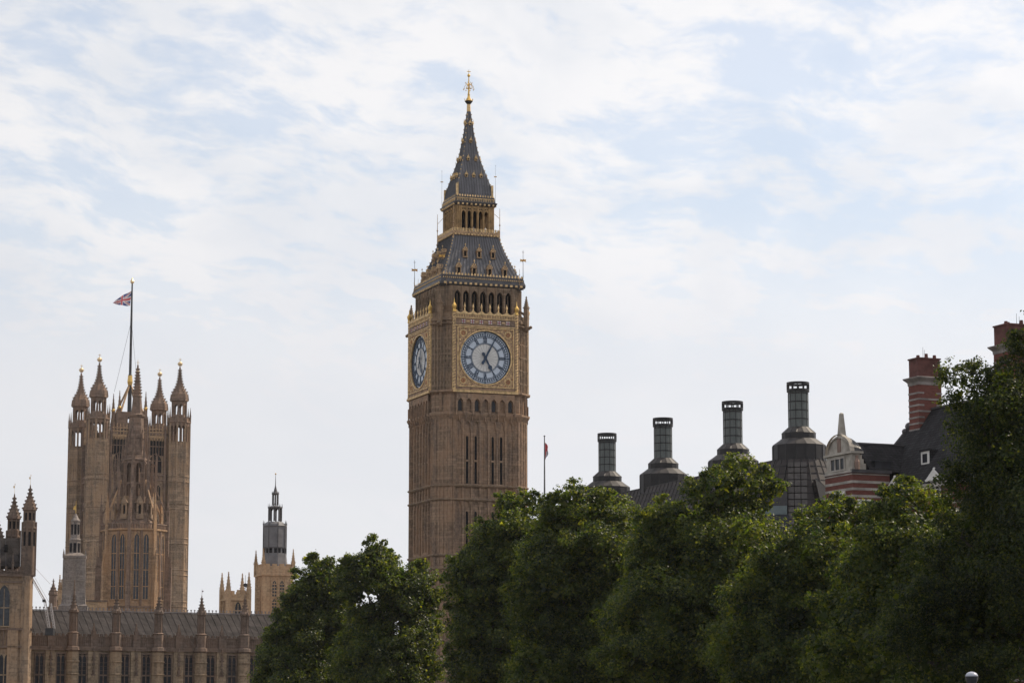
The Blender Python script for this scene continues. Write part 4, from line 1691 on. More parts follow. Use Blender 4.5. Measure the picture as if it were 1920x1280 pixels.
# stone gabled block beside the grey turret
bp_ = at(117, 1130, 530)
GB = thing("gabled_block", "small ochre stone block with stepped pinnacle rising left of the grey turret", "building", (bp_.x, 530, 0), R(15))
b = MB()
z_ = lambda py: zat(py, 530)
b.box(-1.0, 9.0, -1.0, 2, 0, z_(1125))
b.box(-1.0, -.2, -1.2, 2, 0, z_(1106))
b.box(-.2, .5, -1.2, 2, 0, z_(1085))
b.spire(-.6, .4, z_(1106), z_(1078), .5, 4, steps=5)
b.build("block_wall", STONE_Y, GB)
b = MB()
b.box(-1.15, 9.1, -1.15, 2.1, z_(1127), z_(1124))
b.build("coping", STONE_PD, GB)

# ================================================================ LONG PALACE RANGE
RA = R(27)
RY = 402
rp = at(64, 1240, RY)
P0 = (rp.x, rp.y)
PR = thing("palace_range", "long gothic palace wing with slate roof, pinnacled buttresses and tall traceried windows", "palace", (rp.x, rp.y, 0), RA)


def rz_(py):
    return zat(py, RY)


def rx(px):
    return s_of(px, P0, RA)


X0, X1 = rx(20), rx(640)
zc = rz_(1213)
b = MB()
b.box(X0, X1, 0, 14, 0, zc)
b.build("wall", STONE_P, PR)
b = MB()
b.box(X0, X1, -.45, 0.3, zc - .35, zc + .25)
b.box(X0, X1, -.25, .2, zc + .25, rz_(1192))
b.box(X0, X1, -.38, .25, rz_(1192), rz_(1190))
for px0 in range(20, 640, 4):
    x = rx(px0 + .01)
    w_ = .17
    if px0 % 8 == 0:
        b.box(x - w_, x + w_, -.3, .15, rz_(1190), rz_(1186))
    b.box(x - .05, x + .05, -.33, -.2, zc + .35, rz_(1193))
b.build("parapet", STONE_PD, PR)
b = MB()
zr0, zr1 = rz_(1192), zat(1143, RY + 6)
b.m = 0
b.loft([[(X0, 1.2, zr0), (X0, 13, zr0), (X0, 7, zr1)], [(X1, 1.2, zr0), (X1, 13, zr0), (X1, 7, zr1)]])
b.m = 1
x = X0
while x < X1:
    b.loft([[(x - .05, 1.14, zr0), (x + .05, 1.14, zr0), (x + .05, 1.4, zr0), (x - .05, 1.4, zr0)],
            [(x - .05, 6.94, zr1 + .05), (x + .05, 6.94, zr1 + .05), (x + .05, 7.1, zr1), (x - .05, 7.1, zr1)]])
    x += 1.15
b.build("roof", [SLATE_P, SLATE_P], PR)
b = MB()
x = X0
while x < X1:
    b.cbox(x, 7, zr1, zr1 + .42, .1)
    b.cbox(x, 7, zr1 + .42, zr1 + .62, .2)
    x += .62
b.box(X0, X1, 6.93, 7.07, zr1 + .02, zr1 + .2)
b.build("ridge_cresting", plain("ridge_iron", (0.22, 0.19, 0.18), .6), PR)
butt = [137, 217, 296, 376, 457, 537, 617]
for i, px in enumerate(butt):
    x = rx(px)
    b = MB()
    b.m = 1
    b.prof(x, -.6, [(0, .88), (zc - .4, .88)], 8)
    b.cbox(x, -.3, 0, zc - .4, 1.9, 1.0)
    for zz_ in (rz_(1262), rz_(1238)):
        b.prof(x, -.6, [(zz_ - .12, 1.02), (zz_, 1.1), (zz_ + .12, 1.02)], 8)
    b.m = 0
    b.prof(x, -.6, [(zc - .5, 1.0), (zc - .3, 1.25), (zc + .2, 1.1), (zc + .3, .84), (rz_(1186), .84), (rz_(1184), .95), (rz_(1182), .62)], 8)
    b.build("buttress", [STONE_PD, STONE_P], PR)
    b = MB()
    tall = i == 3
    pt = {0: 1084, 1: 1086, 2: 1112, 3: 1108, 4: 1104, 5: 1100, 6: 1100}[i]
    b.prof(x, -.6, [(rz_(1184), .6), (rz_(1148), .54), (rz_(1147), .66), (rz_(1145), .8), (rz_(1142), .76), (rz_(1139), .58), (rz_(1130), .36), (rz_(1122), .18), (rz_(pt + 2), .07), (rz_(pt), .03)], 8)
    for j in range(8):
        a = PI / 8 + j * PI / 4
        b.cbox(x + .58 * math.cos(a), -.6 + .58 * math.sin(a), rz_(1184), rz_(1146), .12)
        b.spire(x + .72 * math.cos(a), -.6 + .72 * math.sin(a), rz_(1146), rz_(1138), .14, 4, crock=False)
        for (pp, rr) in ((1134, .48), (1128, .36), (1122, .24), (1116, .16)):
            b.cbox(x + rr * math.cos(a), -.6 + rr * math.sin(a), rz_(pp), rz_(pp - 2), .16)
    b.ball(x, -.6, rz_(1117), .2, 6)
    b.build("pinnacle", STONE_PD, PR)
    if i == 3:
        b = MB()
        b.tube((x, -.6, rz_(1110)), (x, -.6, rz_(1095)), .04, .02, 4)
        b.box(x - .02, x + .25, -.62, -.58, rz_(1102), rz_(1099))
        b.build("vane", STEEL, PR)
# mid bay crests and piers, windows
allp = [57] + butt
for i in range(len(allp) - 1):
    pa, pb = allp[i], allp[i + 1]
    mid = (pa + pb) / 2
    x = rx(mid)
    b = MB()
    b.m = 1
    b.box(x - .85, x + .85, -.3, 0, 0, zc - .3)
    b.m = 0
    for zz_ in (rz_(1234), rz_(1262)):
        b.box(x - .32, x + .32, -.55, -.3, zz_ - .2, zz_)
        b.prof(x, -.45, [(zz_, .2), (zz_ + .5, .24), (zz_ + .8, .13), (zz_ + 1.0, .15), (zz_ + 1.15, .05)], 6)
        b.spire(x, -.45, zz_ + 1.35, zz_ + 2.1, .3, 4, crock=False)
    b.box(x - .6, x + .6, -.5, .2, zc, rz_(1188))
    b.box(x - .85, x + .85, -.55, .2, rz_(1188), rz_(1186.5))
    b.box(x - .3, x + .3, -.45, .2, rz_(1187), rz_(1180))
    b.spire(x, -.15, rz_(1180), rz_(1166), .3, 4, steps=3)
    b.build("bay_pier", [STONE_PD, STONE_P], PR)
    for px in (mid - 20.5, mid + 19.5):
        xw = rx(px)
        w_ = 1.45
        b = MB()
        z1 = rz_(1224)
        z0 = 1.5
        b.m = 0
        b.box(xw - w_ / 2, xw + w_ / 2, -.06, .0, z0, z1)
        b.m = 1
        b.box(xw - .07, xw + .07, -.2, 0, z0, z1)
        for sx in (-1, 1):
            b.box(xw + sx * w_ / 2 - .08, xw + sx * w_ / 2 + .08, -.28, 0, z0, z1 + .1)
            b.arch(xw + sx * w_ / 4 - w_ / 4, xw + sx * w_ / 4 + w_ / 4, rz_(1233), rz_(1228), .52, rz_(1232), -.18, 0)
            for q in (-1, 1):
                b.box(xw + sx * w_ / 4 + q * .17 - .03, xw + sx * w_ / 4 + q * .17 + .03, -.14, 0, rz_(1229), z1)
            for pz in (1240, 1247, 1255):
                b.box(xw + sx * w_ / 4 - .3, xw + sx * w_ / 4 + .3, -.09, 0, rz_(pz) - .02, rz_(pz) + .02)
        b.box(xw - w_ / 2, xw + w_ / 2, -.2, 0, rz_(1264) - .1, rz_(1264) + .15)
        b.box(xw - w_ / 2 - .1, xw + w_ / 2 + .1, -.3, 0, z1, z1 + .22)
        b.build("window", [GLASS, STONE_PD], PR)
# little battlemented stacks behind the ridge
b = MB()
for pa, pb, py in ((348, 357, 1145), (361, 371, 1142), (383, 392, 1144), (68, 72, 1150)):
    xa, xb = rx(pa), rx(pb)
    b.box(xa + .3, xb + .3, 9, 10.5, zr1 - 2.5, zat(py + 1.5, RY + 9))
    for t in (0, .7):
        b.box(xa + .3 + t * (xb - xa), xa + .3 + (t + .3) * (xb - xa), 9, 10.5, zat(py + 1.5, RY + 9), zat(py - 1, RY + 9))
b.build("battlement", STONE_P, PR)

# ================================================================ LEFT TOWER WITH OCTAGONAL TURRETS
LY = 392
lp = at(-40, 1240, LY)
LA = R(16)
LT = thing("turreted_tower", "brown stone palace tower cut by the picture edge, with crocketed octagonal turrets", "tower", (lp.x, lp.y, 0), LA)
PL = (lp.x, lp.y)


def lx(px):
    return s_of(px, PL, LA)


def lz(py):
    return zat(py, LY)


xr = lx(60)
b = MB()
b.box(-4, xr, 0, 9, 0, lz(1078))
b.build("tower_wall", STONE_V, LT)
b = MB()
for pa, pb, d in ((1079, 1075, .5), (1091, 1088, .3), (1180, 1176, .45), (1213, 1209, .4)):
    b.box(-4.2, xr + d * .5, -d, 9 + d, lz(pa), lz(pb))
for i in range(26):
    x = -3.6 + i * .55
    if x < xr:
        b.box(x - .08, x + .08, -.3, 0, lz(1209), lz(1180))
b.build("string_course", STONE_PD, LT)
b = MB()
b.prof(xr - .75, .2, [(0, .95), (lz(1078), .92)], 8)
b.cbox(lx(26), -.1, 0, lz(1180), 1.6, .6)
b.build("corner_pier", STONE_V, LT)
for px, w_, pa, pb in ((8, 1.7, 1172, 1097), (-30, 1.7, 1172, 1097)):
    gothic_window(LT, None, lx(px), w_, lz(pa), lz(pb), 0, 2, (lz(1138),), GLASS_B, STONE_P)
for px in (11, -30):
    xw = lx(px)
    b = MB()
    b.m = 0
    b.box(xw - .8, xw + .8, -.06, 0, 1.5, lz(1225))
    b.m = 1
    b.box(xw - .07, xw + .07, -.2, 0, 1.5, lz(1225))
    b.box(xw - .85, xw + .85, -.2, 0, lz(1264) - .1, lz(1264) + .1)
    for sx in (-1, 1):
        b.box(xw + sx * .8 - .08, xw + sx * .8 + .08, -.28, 0, 1.5, lz(1225))
        b.arch(xw + sx * .4 - .4, xw + sx * .4 + .4, lz(1233), lz(1225), .55, lz(1232), -.18, 0)
    b.build("window", [GLASS, STONE_P], LT)
b = MB()
b.m = 0
xq = lx(37)
b.loft([[(-4, .4, lz(1060)), (xq, .4, lz(1060)), (xq, 8, lz(1060)), (-4, 8, lz(1060))], [(-4, 2.6, lz(1005)), (xq, 2.6, lz(1005)), (xq, 6, lz(1005)), (-4, 6, lz(1005))]])
b.m = 1
for i in range(10):
    x = -3.5 + i * .8
    if x < xq:
        b.tube((x, .4, lz(1060)), (x, 2.6, lz(1005)), .04, .04, 4)
b.m = 2
b.box(lx(8), lx(13), .9, 3.5, lz(1031), lz(1019))
b.build("roof", [SLATE_P, SLATE_SEAM, DARK], LT)
b = MB()
for i in range(24):
    x = -3.8 + i * .5
    if x < lx(60):
        b.box(x - .16, x + .16, -.1, .25, lz(1076), lz(1060) if i % 2 else lz(1066))
        if i % 4 == 1:
            b.pinnacle(x, 0, lz(1066), lz(1054), lz(1036), .35, 4)
b.box(-4, xr, -.1, .2, lz(1076), lz(1068))
b.build("parapet", STONE_PD, LT)


def oct_turret(x, y, dz, s=1.0):
    """Octagonal crocketed turret; dz shifts it in photograph rows (negative is higher)."""
    Z = lambda py: lz(py + dz)
    b = MB()
    b.prof(x, y, [(lz(1078), 1.12), (Z(990), 1.1), (Z(989), 1.22), (Z(986), 1.22), (Z(985), 1.05), (Z(976), 1.05), (Z(975), .9), (Z(955), .86)])
    for j in range(8):
        a = PI / 8 + j * PI / 4
        b.cbox(x + 1.12 * math.cos(a), y + 1.12 * math.sin(a), lz(1078), Z(976), .2)
        b.cbox(x + .9 * math.cos(a), y + .9 * math.sin(a), Z(976), Z(955), .16)
    b.m = 1
    for j in range(8):
        b.M = Matrix.Translation((x, y, 0)) @ Matrix.Rotation(j * PI / 4, 4, 'Z')
        b.box(-.2, .2, -1.05, -.9, Z(1021), Z(995))  # dark panel in place of a shaded hole
        b.box(-.16, .16, -.84, -.7, Z(973), Z(959))
    b.build("turret_shaft", [STONE_PD, DARK], LT)
    b = MB()
    pr = [(Z(955.5), .86), (Z(954), 1.15), (Z(951), 1.1), (Z(945), .95), (Z(937), .68), (Z(928), .38), (Z(917), .2), (Z(906), .07)]
    b.prof(x, y, pr)
    for j in range(8):
        a = PI / 8 + j * PI / 4
        for q in range(6):
            zq = pr[2][0] + (pr[-1][0] - pr[2][0]) * q / 6.5
            rr = roof_h(zq, pr) + .06
            b.cbox(x + rr * math.cos(a), y + rr * math.sin(a), zq, zq + .2, .2)
    b.cbox(x, y, Z(914), Z(913), .5)
    b.build("turret_spirelet", STONE_PD, LT)
    b = MB()
    b.tube((x, y, Z(907)), (x, y, Z(886)), .035, .02, 4)
    b.box(x - .22, x + .02, y - .02, y + .02, Z(895), Z(891))
    b.box(x - .02, x + .12, y - .02, y + .02, Z(889), Z(887.5))
    b.build("vane", bpy.data.materials["pale_gilding"], LT)


oct_turret(lx(52), .5, 0)
oct_turret(lx(27) - .0, 4.6, 13)
oct_turret(lx(-5), 4.6, 50 - 0)
# slender crane leaning beside the tower
KY = 396
CR = thing("crane_arm", "pale lattice crane arms leaning over the palace roof beside the left tower", "crane", (at(90, 1172, KY).x, KY, 0), 0)
ox = at(90, 1172, KY).x


def kp(px, py, dy=0):
    p = at(px, py, KY)
    return Vector((p.x - ox, dy, p.z))


b = MB()


def lattice(b, p, q, w, n):
    d = Vector((w, 0, 0))
    e = Vector((w / 2, w, 0))
    for o in (Vector((0, 0, 0)), d, e):
        b.tube(p + o, q + o, .05, .05, 4)
    for i in range(n):
        a_, c_ = p.lerp(q, i / n), p.lerp(q, (i + 1) / n)
        b.tube(a_, c_ + d, .025, .025, 4)
        b.tube(a_ + d, c_ + e, .025, .025, 4)


lattice(b, kp(90, 1176), kp(82, 1126), .35, 10)
lattice(b, kp(82, 1126), kp(58, 1084), .35, 12)
b.build("jib", STEEL, CR)
b = MB()
lattice(b, kp(100, 1178), kp(93, 1130), .3, 10)
b.tube(kp(93, 1130), kp(64, 1080), .03, .03, 4)
b.tube(kp(94, 1094), kp(66, 1064), .03, .03, 4)
b.build("mast", STEEL, CR)
b = MB()
b.box(kp(80, 1126).x, kp(85, 1126).x, -.3, .5, kp(80, 1128).z, kp(80, 1123).z)
b.box(kp(87, 1126).x, kp(102, 1126).x, -.4, 1.2, kp(80, 1190).z, kp(80, 1177).z)
b.build("winch", IRON, CR)

# ================================================================ RIGHT FLAGPOLE
FY = 300
f0 = at(1021, 900, FY)
FP2 = thing("flagpole", "bare grey flagpole right of the clock tower with a limp furled red flag", "flagpole", (f0.x, FY, 0), 0)
b = MB()
zt = zat(818, FY)
b.prof(0, 0, [(0, .16), (zat(930, FY), .11), (zt, .06)], 8)
b.prof(0, 0, [(zt, .1), (zt + .08, .13), (zt + .14, .04)], 8)
b.build("pole", plain("pole_grey", (0.10, 0.10, 0.10), .5), FP2)


def fly2(u, v):
    w_ = (.12 + .24 * math.sin(PI * min(1, (1 - v) * 1.15)) ** .8 + .06 * math.sin((1 - v) * 12)) * u
    return (.07 + w_, .09 * math.sin(u * 14 + v * 5), zat(829 + 31 * (1 - v) + 2 * u, FY))


b = MB()
for i in range(12):
    for j in range(20):
        u0, u1, v0, v1 = i / 12, (i + 1) / 12, j / 20, (j + 1) / 20
        v = 1 - (v0 + v1) / 2
        b.m = 2 if v < .5 else (1 if (v < .85 and 3 < i < 9) else (0 if v < .95 and i >= 9 else 2))
        b.add([fly2(u0, v0), fly2(u1, v0), fly2(u1, v1), fly2(u0, v1)], [(0, 1, 2, 3)])
b.build("flag", [FLAG_B, FLAG_W, FLAG_R], FP2)

# ================================================================ OFFICE BUILDING WITH BRONZE CHIMNEYS
OA = R(20.8)
o4 = at(1499, 900, 285)
OB = thing("office_building", "modern dark bronze office building with a panelled roof and round ventilation chimneys", "office building", (o4.x, 285, 0), OA)
ZR = 30.6
b = MB()
b.box(-14, 14, -7.5, 66, 0, 21)
b.build("office_wall", plain("office_stone", (0.16, 0.14, 0.12), .8, 0, .3, .3), OB)
b = MB()
b.m = 0
RT = 2.6
# steep panelled roof: flared hip, profile from the ridge to the eaves
prof_r = [(ZR + .2, 2.95), (ZR - 1.5, 3.6), (ZR - 3.8, 4.6), (ZR - 6.8, 6.4), (21, 8.6)]
yback = 64
for (za, ha), (zb, hb) in zip(prof_r[:-1], prof_r[1:]):
    b.add([(-ha, 0, za), (ha, 0, za), (ha, yback, za), (-ha, yback, za), (-hb, 0, zb), (hb, 0, zb), (hb, yback, zb), (-hb, yback, zb)],
          [(1, 2, 6, 5), (2, 3, 7, 6), (3, 0, 4, 7)])
b.add([(-2.95, 0, ZR + .2), (2.95, 0, ZR + .2), (2.95, yback, ZR + .2), (-2.95, yback, ZR + .2)], [(0, 1, 2, 3)])
b.prof(0, 0, [(z, h) for z, h in reversed(prof_r)], 24)
# glazing-bar grid of the panels
b.m = 1
for (za, ha), (zb, hb) in zip(prof_r[:-1], prof_r[1:]):
    for i in range(24):
        a = PI / 24 + i * PI / 12
        b.tube((ha * math.cos(a), ha * math.sin(a), za), (hb * math.cos(a), hb * math.sin(a), zb), .07, .07, 4)
    for i in range(56):
        y = i * 1.15
        for sx in (-1, 1):
            b.tube((sx * (ha + .02), y, za), (sx * (hb + .02), y, zb), .06, .06, 4)
    nr = max(1, round((za - zb) / .8))
    for j in range(nr):
        t = j / nr
        h = ha + (hb - ha) * t
        z = za + (zb - za) * t
        b.prof(0, 0, [(z - .06, h + .03), (z + .06, h + .03)], 24)
        for sx in (-1, 1):
            b.tube((sx * (h + .03), 0, z), (sx * (h + .03), yback, z), .06, .06, 4)
b.build("panelled_roof", [BRONZE, BRONZE_D], OB)
# panelled duct down the rounded end, dark solid panels for shaded recesses either side
MC = Matrix.Rotation(R(-27.2), 4, 'Z')
b = MB()
b.M = MC
pd = [(ZR - .2, 3.35)] + [(z, h + .35) for z, h in prof_r[1:]]
for (za, ha), (zb, hb) in zip(pd[:-1], pd[1:]):
    for i in range(3):
        xa, xb = -1.3 + i * .72, -1.3 + (i + 1) * .72
        n_ = max(1, round((za - zb) / .8))
        for j in range(n_):
            t0, t1 = j / n_, (j + 1) / n_
            z0_, z1_ = za + (zb - za) * t0, za + (zb - za) * t1
            y0_, y1_ = -(ha + (hb - ha) * t0), -(ha + (hb - ha) * t1)
            b.loft([[(xa + .05, y0_, z0_ - .05), (xb - .05, y0_, z0_ - .05), (xb - .05, y0_ + .8, z0_ - .05), (xa + .05, y0_ + .8, z0_ - .05)],
                    [(xa + .05, y1_, z1_ + .05), (xb - .05, y1_, z1_ + .05), (xb - .05, y1_ + .8, z1_ + .05), (xa + .05, y1_ + .8, z1_ + .05)]])
b.build("duct_panels", BRONZE_P, OB)
b = MB()
b.M = MC
z0_, z1_ = zat(950, 280), zat(899, 280)
b.loft([[(-2.6, -4.6, z1_), (-1.35, -4.7, z1_), (-1.35, -2, z1_), (-2.6, -2, z1_)], [(-5.2, -6.3, z0_), (-1.35, -6.6, z0_), (-1.35, -2, z0_), (-5.2, -2, z0_)]])
b.build("recess_shade_panel", BRONZE_D, OB)
b = MB()
b.M = MC
b.loft([[(1.7, -4.4, z1_ + .2), (1.9, -4.4, z1_ + .2), (1.9, -2, z1_), (1.7, -2, z1_)], [(2.2, -6.4, z0_ + .6), (4.3, -6.0, z0_ + .6), (4.3, -2, z0_), (2.2, -2, z0_)]])
b.build("recess_shade_panel", BRONZE_D, OB)
b = MB()
b.M = MC
b.box(-4.9, -1.4, -7.0, -6.0, zat(965, 279), z0_)
b.build("sill_panel", plain("pale_blue_panel", (0.11, 0.14, 0.145), .4, 0, .1), OB)
b = MB()
b.M = MC
b.box(-5.4, -1.2, -7.3, -6.5, zat(1000, 279), zat(966, 279))
b.build("window", GLASS, OB)
# chimneys
chim = [(1499, 718, 0), (1376, 752, 18.2), (1242, 787, 36.4), (1138, 815, 54.6)]
first = None
for n_, (cpx, pyt, ly) in enumerate(chim):
    if first is None:
        ZT = zat(717, 285)
        c = thing("chimney_hub", "x", "x")
        holder = c
        top = MB()
        r_ = 1.12
        zd1, zd2 = zat(785.5, 285), zat(800, 285)
        # drum base tiers
        base = MB()
        base.m = 0
        zb0 = zat(866, 285)
        R1, R2 = 2.98, 1.92
        base.prof(0, 0, [(zb0 - 3.0, R1), (zat(836, 285), R1)], 16)
        base.m = 2
        base.prof(0, 0, [(zat(836, 285), R1 + .03), (zat(823.5, 285), R2 + .1)], 16)
        base.m = 0
        base.prof(0, 0, [(zat(823.5, 285), R2), (zat(813, 285), R2)], 16)
        base.m = 2
        base.prof(0, 0, [(zat(813, 285), R2 + .03), (zat(801, 285), r_ + .05)], 16)
        base.m = 0
        for i in range(16):
            a = PI / 16 + i * PI / 8
            ca, sa = math.cos(a), math.sin(a)
            base.tube((R1 * ca, R1 * sa, zat(836, 285)), (R2 * ca, R2 * sa, zat(823.5, 285)), .05, .05, 4)
            base.tube((R2 * ca, R2 * sa, zat(813, 285)), (r_ * ca, r_ * sa, zat(801, 285)), .05, .05, 4)
            base.tube((R1 * ca, R1 * sa, zb0 - 3), (R1 * ca, R1 * sa, zat(836, 285)), .05, .05, 4)
        bm_base = base
        sh = MB()
        sh.m = 0
        zs0, zs1 = zat(802, 285), zat(734, 285)
        sh.prof(0, 0, [(zs0, r_), (zs1, r_ - .02)], 20)
        sh.m = 1
        for i in range(1, 5):
            z = zs0 + (zs1 - zs0) * i / 4.25
            sh.prof(0, 0, [(z - .06, r_ + .035), (z + .06, r_ + .035)], 20)
        for i in range(10):
            a = i * PI / 5 + .2
            sh.cbox(r_ * math.cos(a), r_ * math.sin(a), zs0, zs1, .05)
        cap = MB()
        cap.m = 0
        rc = 1.27
        for (ra_, rb_, za_, zb_) in ((rc, rc - .12, zs1 - .05, zat(730, 285)), (rc, rc - .12, zat(721.5, 285), ZT)):
            for i in range(24):
                a0, a1 = 2 * PI * i / 24, 2 * PI * (i + 1) / 24
                P = lambda r, a, z: (r * math.cos(a), r * math.sin(a), z)
                cap.loft([[P(ra_, a0, za_), P(ra_, a1, za_), P(rb_, a1, za_), P(rb_, a0, za_)], [P(ra_, a0, zb_), P(ra_, a1, zb_), P(rb_, a1, zb_), P(rb_, a0, zb_)]])
        for i in range(12):
            a = i * PI / 6
            cap.cbox((rc - .06) * math.cos(a), (rc - .06) * math.sin(a), zat(731, 285), zat(721, 285), .1)
        bpy.data.objects.remove(c)
        p1 = bm_base.build("chimney_base", [BRONZE_D, BRONZE_P, plain("cone_cladding", (0.036, 0.032, 0.031), .55, 0, .35, 2.0)], OB)
        p2 = sh.build("chimney", [BRONZE_L, BRONZE_D], OB)
        p3 = cap.build("cowl", BRONZE_D, p2)
        first = (p1, p2, p3)
    else:
        q1, q2, q3 = (o.copy() for o in first)
        for o in (q1, q2, q3):
            COL.objects.link(o)
        q1.parent = OB
        q2.parent = OB
        q3.parent = q2
        dx = (0, .62, -.28, -.18)[n_]
        q1.location = (dx, ly, 0)
        q2.location = (dx, ly, 0)

# ================================================================ BANDED BRICK BUILDING
SA = R(23)
SYN = 200
s0 = at(1598, 900, SYN)
SB = thing("brick_building", "red brick building banded in white stone with slate roofs, dormers and tall chimneys", "building", (s0.x, SYN, 0), SA)


def sz(py, Y=200):
    return zat(py, Y)


ZB = sz(884)
D = 4.2
b = MB()
b.box(0, 3.4, 0, D, 0, ZB)
b.box(3.3, 16, -32, 5, 0, 19.6)
b.build("brick_wall", BRICK, SB)
b = MB()
z = ZB - .1
i = 0
while z > 0.5:
    b.box(-.03, 3.38, -.03, D + .03, z - .2 if i else z - .1, z)
    if z < 19:
        b.box(3.27, 16.03, -32.03, -.04, z - .18, z)
    z -= .56
    i += 1
b.box(-.12, 3.4, -.12, D + .1, ZB - .02, ZB + .12)
b.box(3.1, 3.5, -32, -.1, 19.6, 19.95)
b.build("stone_band", PORTLAND, SB)
# stone gable dormer
b = MB()
zg, zc2, zp2 = ZB + .1, sz(849), sz(845)
b.m = 0
b.box(0.02, .75, .0, D - .2, zg, zc2)
b.box(-.15, .95, -.2, D, zc2, zp2)
b.box(-.06, .85, -.08, D - .1, ZB + .12, ZB + .34)
# barrel pediment
n = 12
zq = zp2
rings_f, rings_b = [], []
hh = sz(812) - zp2
for i in range(n + 1):
    a = PI * i / n
    rings_f.append((0, D / 2 - .1 - (D / 2 - .25) * math.cos(a), zq + hh * math.sin(a)))
b.loft([[(x - 0.0, y, z) for x, y, z in rings_f], [(x + .35, y, z) for x, y, z in rings_f]])
b.loft([[(-.12, y, z) for x, y, z in [(0, D / 2 - .1 - (D / 2 - .12) * math.cos(PI * i / n), zq + (hh + .12) * math.sin(PI * i / n)) for i in range(n + 1)] + [(0, D / 2 - .1 + (D / 2 - .45), zq + .01)] + [(0, D / 2 - .1 - (D / 2 - .5) * math.cos(PI * i / n), zq + (hh - .18) * math.sin(PI * i / n)) for i in range(n, -1, -1)][0:]],
        [(.1, y, z) for x, y, z in [(0, D / 2 - .1 - (D / 2 - .12) * math.cos(PI * i / n), zq + (hh + .12) * math.sin(PI * i / n)) for i in range(n + 1)] + [(0, D / 2 - .1 + (D / 2 - .45), zq + .01)] + [(0, D / 2 - .1 - (D / 2 - .5) * math.cos(PI * i / n), zq + (hh - .18) * math.sin(PI * i / n)) for i in range(n, -1, -1)]]], False, False)
b.m = 2
b.box(-.05, .02, D / 2 - .45, D / 2 + .05, zq + .1, zq + hh * .85)
b.m = 0
# obelisk
zo = sz(811)
b.cbox(.3, D / 2 - .1, zo - .35, zo - .05, .62)
b.sq(.3, D / 2 - .1, [(zo - .05, .26), (sz(770), .13), (sz(768), .05)])
# side scrolls
b.m = 0
b.box(.75, 1.3, .05, .4, zg, zg + .6)
b.box(.75, 1.1, .05, .4, zg + .6, zg + .95)
b.box(.75, .95, .05, .4, zg + .95, zg + 1.3)
b.m = 2
b.prof(.42, -.06, [(zg + .1, .22), (zg + .7, .22), (zg + 1.0, .1), (zg + 1.2, .14)], 6)
b.m = 3
b.box(.4, 3.3, -.12, .05, zg + .02, zg + .12)
b.build("stone_gable", [plain("gable_stone", (0.33, 0.30, 0.26), .8, 0, .3, 1.0), GLASS, plain("stained_stone", (0.22, 0.15, 0.12), .8, 0, .3), IRON], SB)
b = MB()
b.loft([[(xx, D / 2 - .1 + (y - D / 2 + .1) * ky, zq + (z - zq) * kz - .02) for x, y, z in rings_f] for xx, ky, kz in ((.32, 1, 1), (.6, 1, .95), (.8, 1, .86), (1.0, 1, .7), (1.15, 1, .45), (1.22, 1, .05))])
b.build("barrel_roof", plain("lead_roof", (0.04, 0.04, 0.043), .5, 0, .25), SB)
b = MB()
zw0, zw1 = ZB + .32, ZB + 1.18
b.m = 0
b.box(-.03, .03, D / 2 - 1.0, D / 2 + 1.1, zw0, zw1)
b.m = 1
for t in (-1.05, -.35, .4, 1.1):
    b.box(-.1, .03, D / 2 + t - .07, D / 2 + t + .07, zw0, zw1)
b.box(-.1, .03, D / 2 - 1.1, D / 2 + 1.15, zw0 - .12, zw0)
b.box(-.12, .03, D / 2 - 1.1, D / 2 + 1.15, zw1, zw1 + .1)
b.build("gable_window", [GLASS, PORTLAND], SB)
b = MB()
zw0, zw1 = sz(960), sz(924)
b.m = 0
b.box(-.06, .0, D / 2 - .7, D / 2 + .7, zw0, zw1)
b.box(.7, 1.5, -.05, .05, sz(960), sz(938))
b.m = 1
for t in (-.75, 0, .75):
    b.box(-.12, .0, D / 2 + t - .09, D / 2 + t + .09, zw0, zw1)
for t in (.35, .68):
    z = zw0 + (zw1 - zw0) * t
    b.box(-.1, 0, D / 2 - .75, D / 2 + .75, z - .04, z + .04)
b.box(-.12, 0, D / 2 - 1, D / 2 + 1, zw1, zw1 + .25)
for x in (.62, 1.56):
    b.box(x - .12, x + .12, -.09, .05, sz(960), sz(938))
b.box(.4, 1.8, -.12, .05, sz(938), sz(935))
b.build("window", [GLASS, WHITE], SB)
# wing roof
b = MB()
b.m = 0
zr_ = sz(832, 203)
b.loft([[(1.6, -.1, ZB + .1), (1.6, D, ZB + .1), (1.6, D / 2, zr_)], [(8.5, -.1, ZB + .1), (8.5, D, ZB + .1), (8.5, D / 2, zr_)]])
b.m = 1
b.box(1.5, 8.4, D / 2 - .12, D / 2 + .12, zr_ - .06, zr_ + .08)
b.m = 2
b.box(2.2, 3.6, .15, 1.6, ZB + .15, sz(862))
b.box(2.1, 3.7, .05, 1.6, sz(862), sz(861))
b.m = 1
b.box(-.1, 3.5, -.2, .1, ZB - .05, ZB + .2)
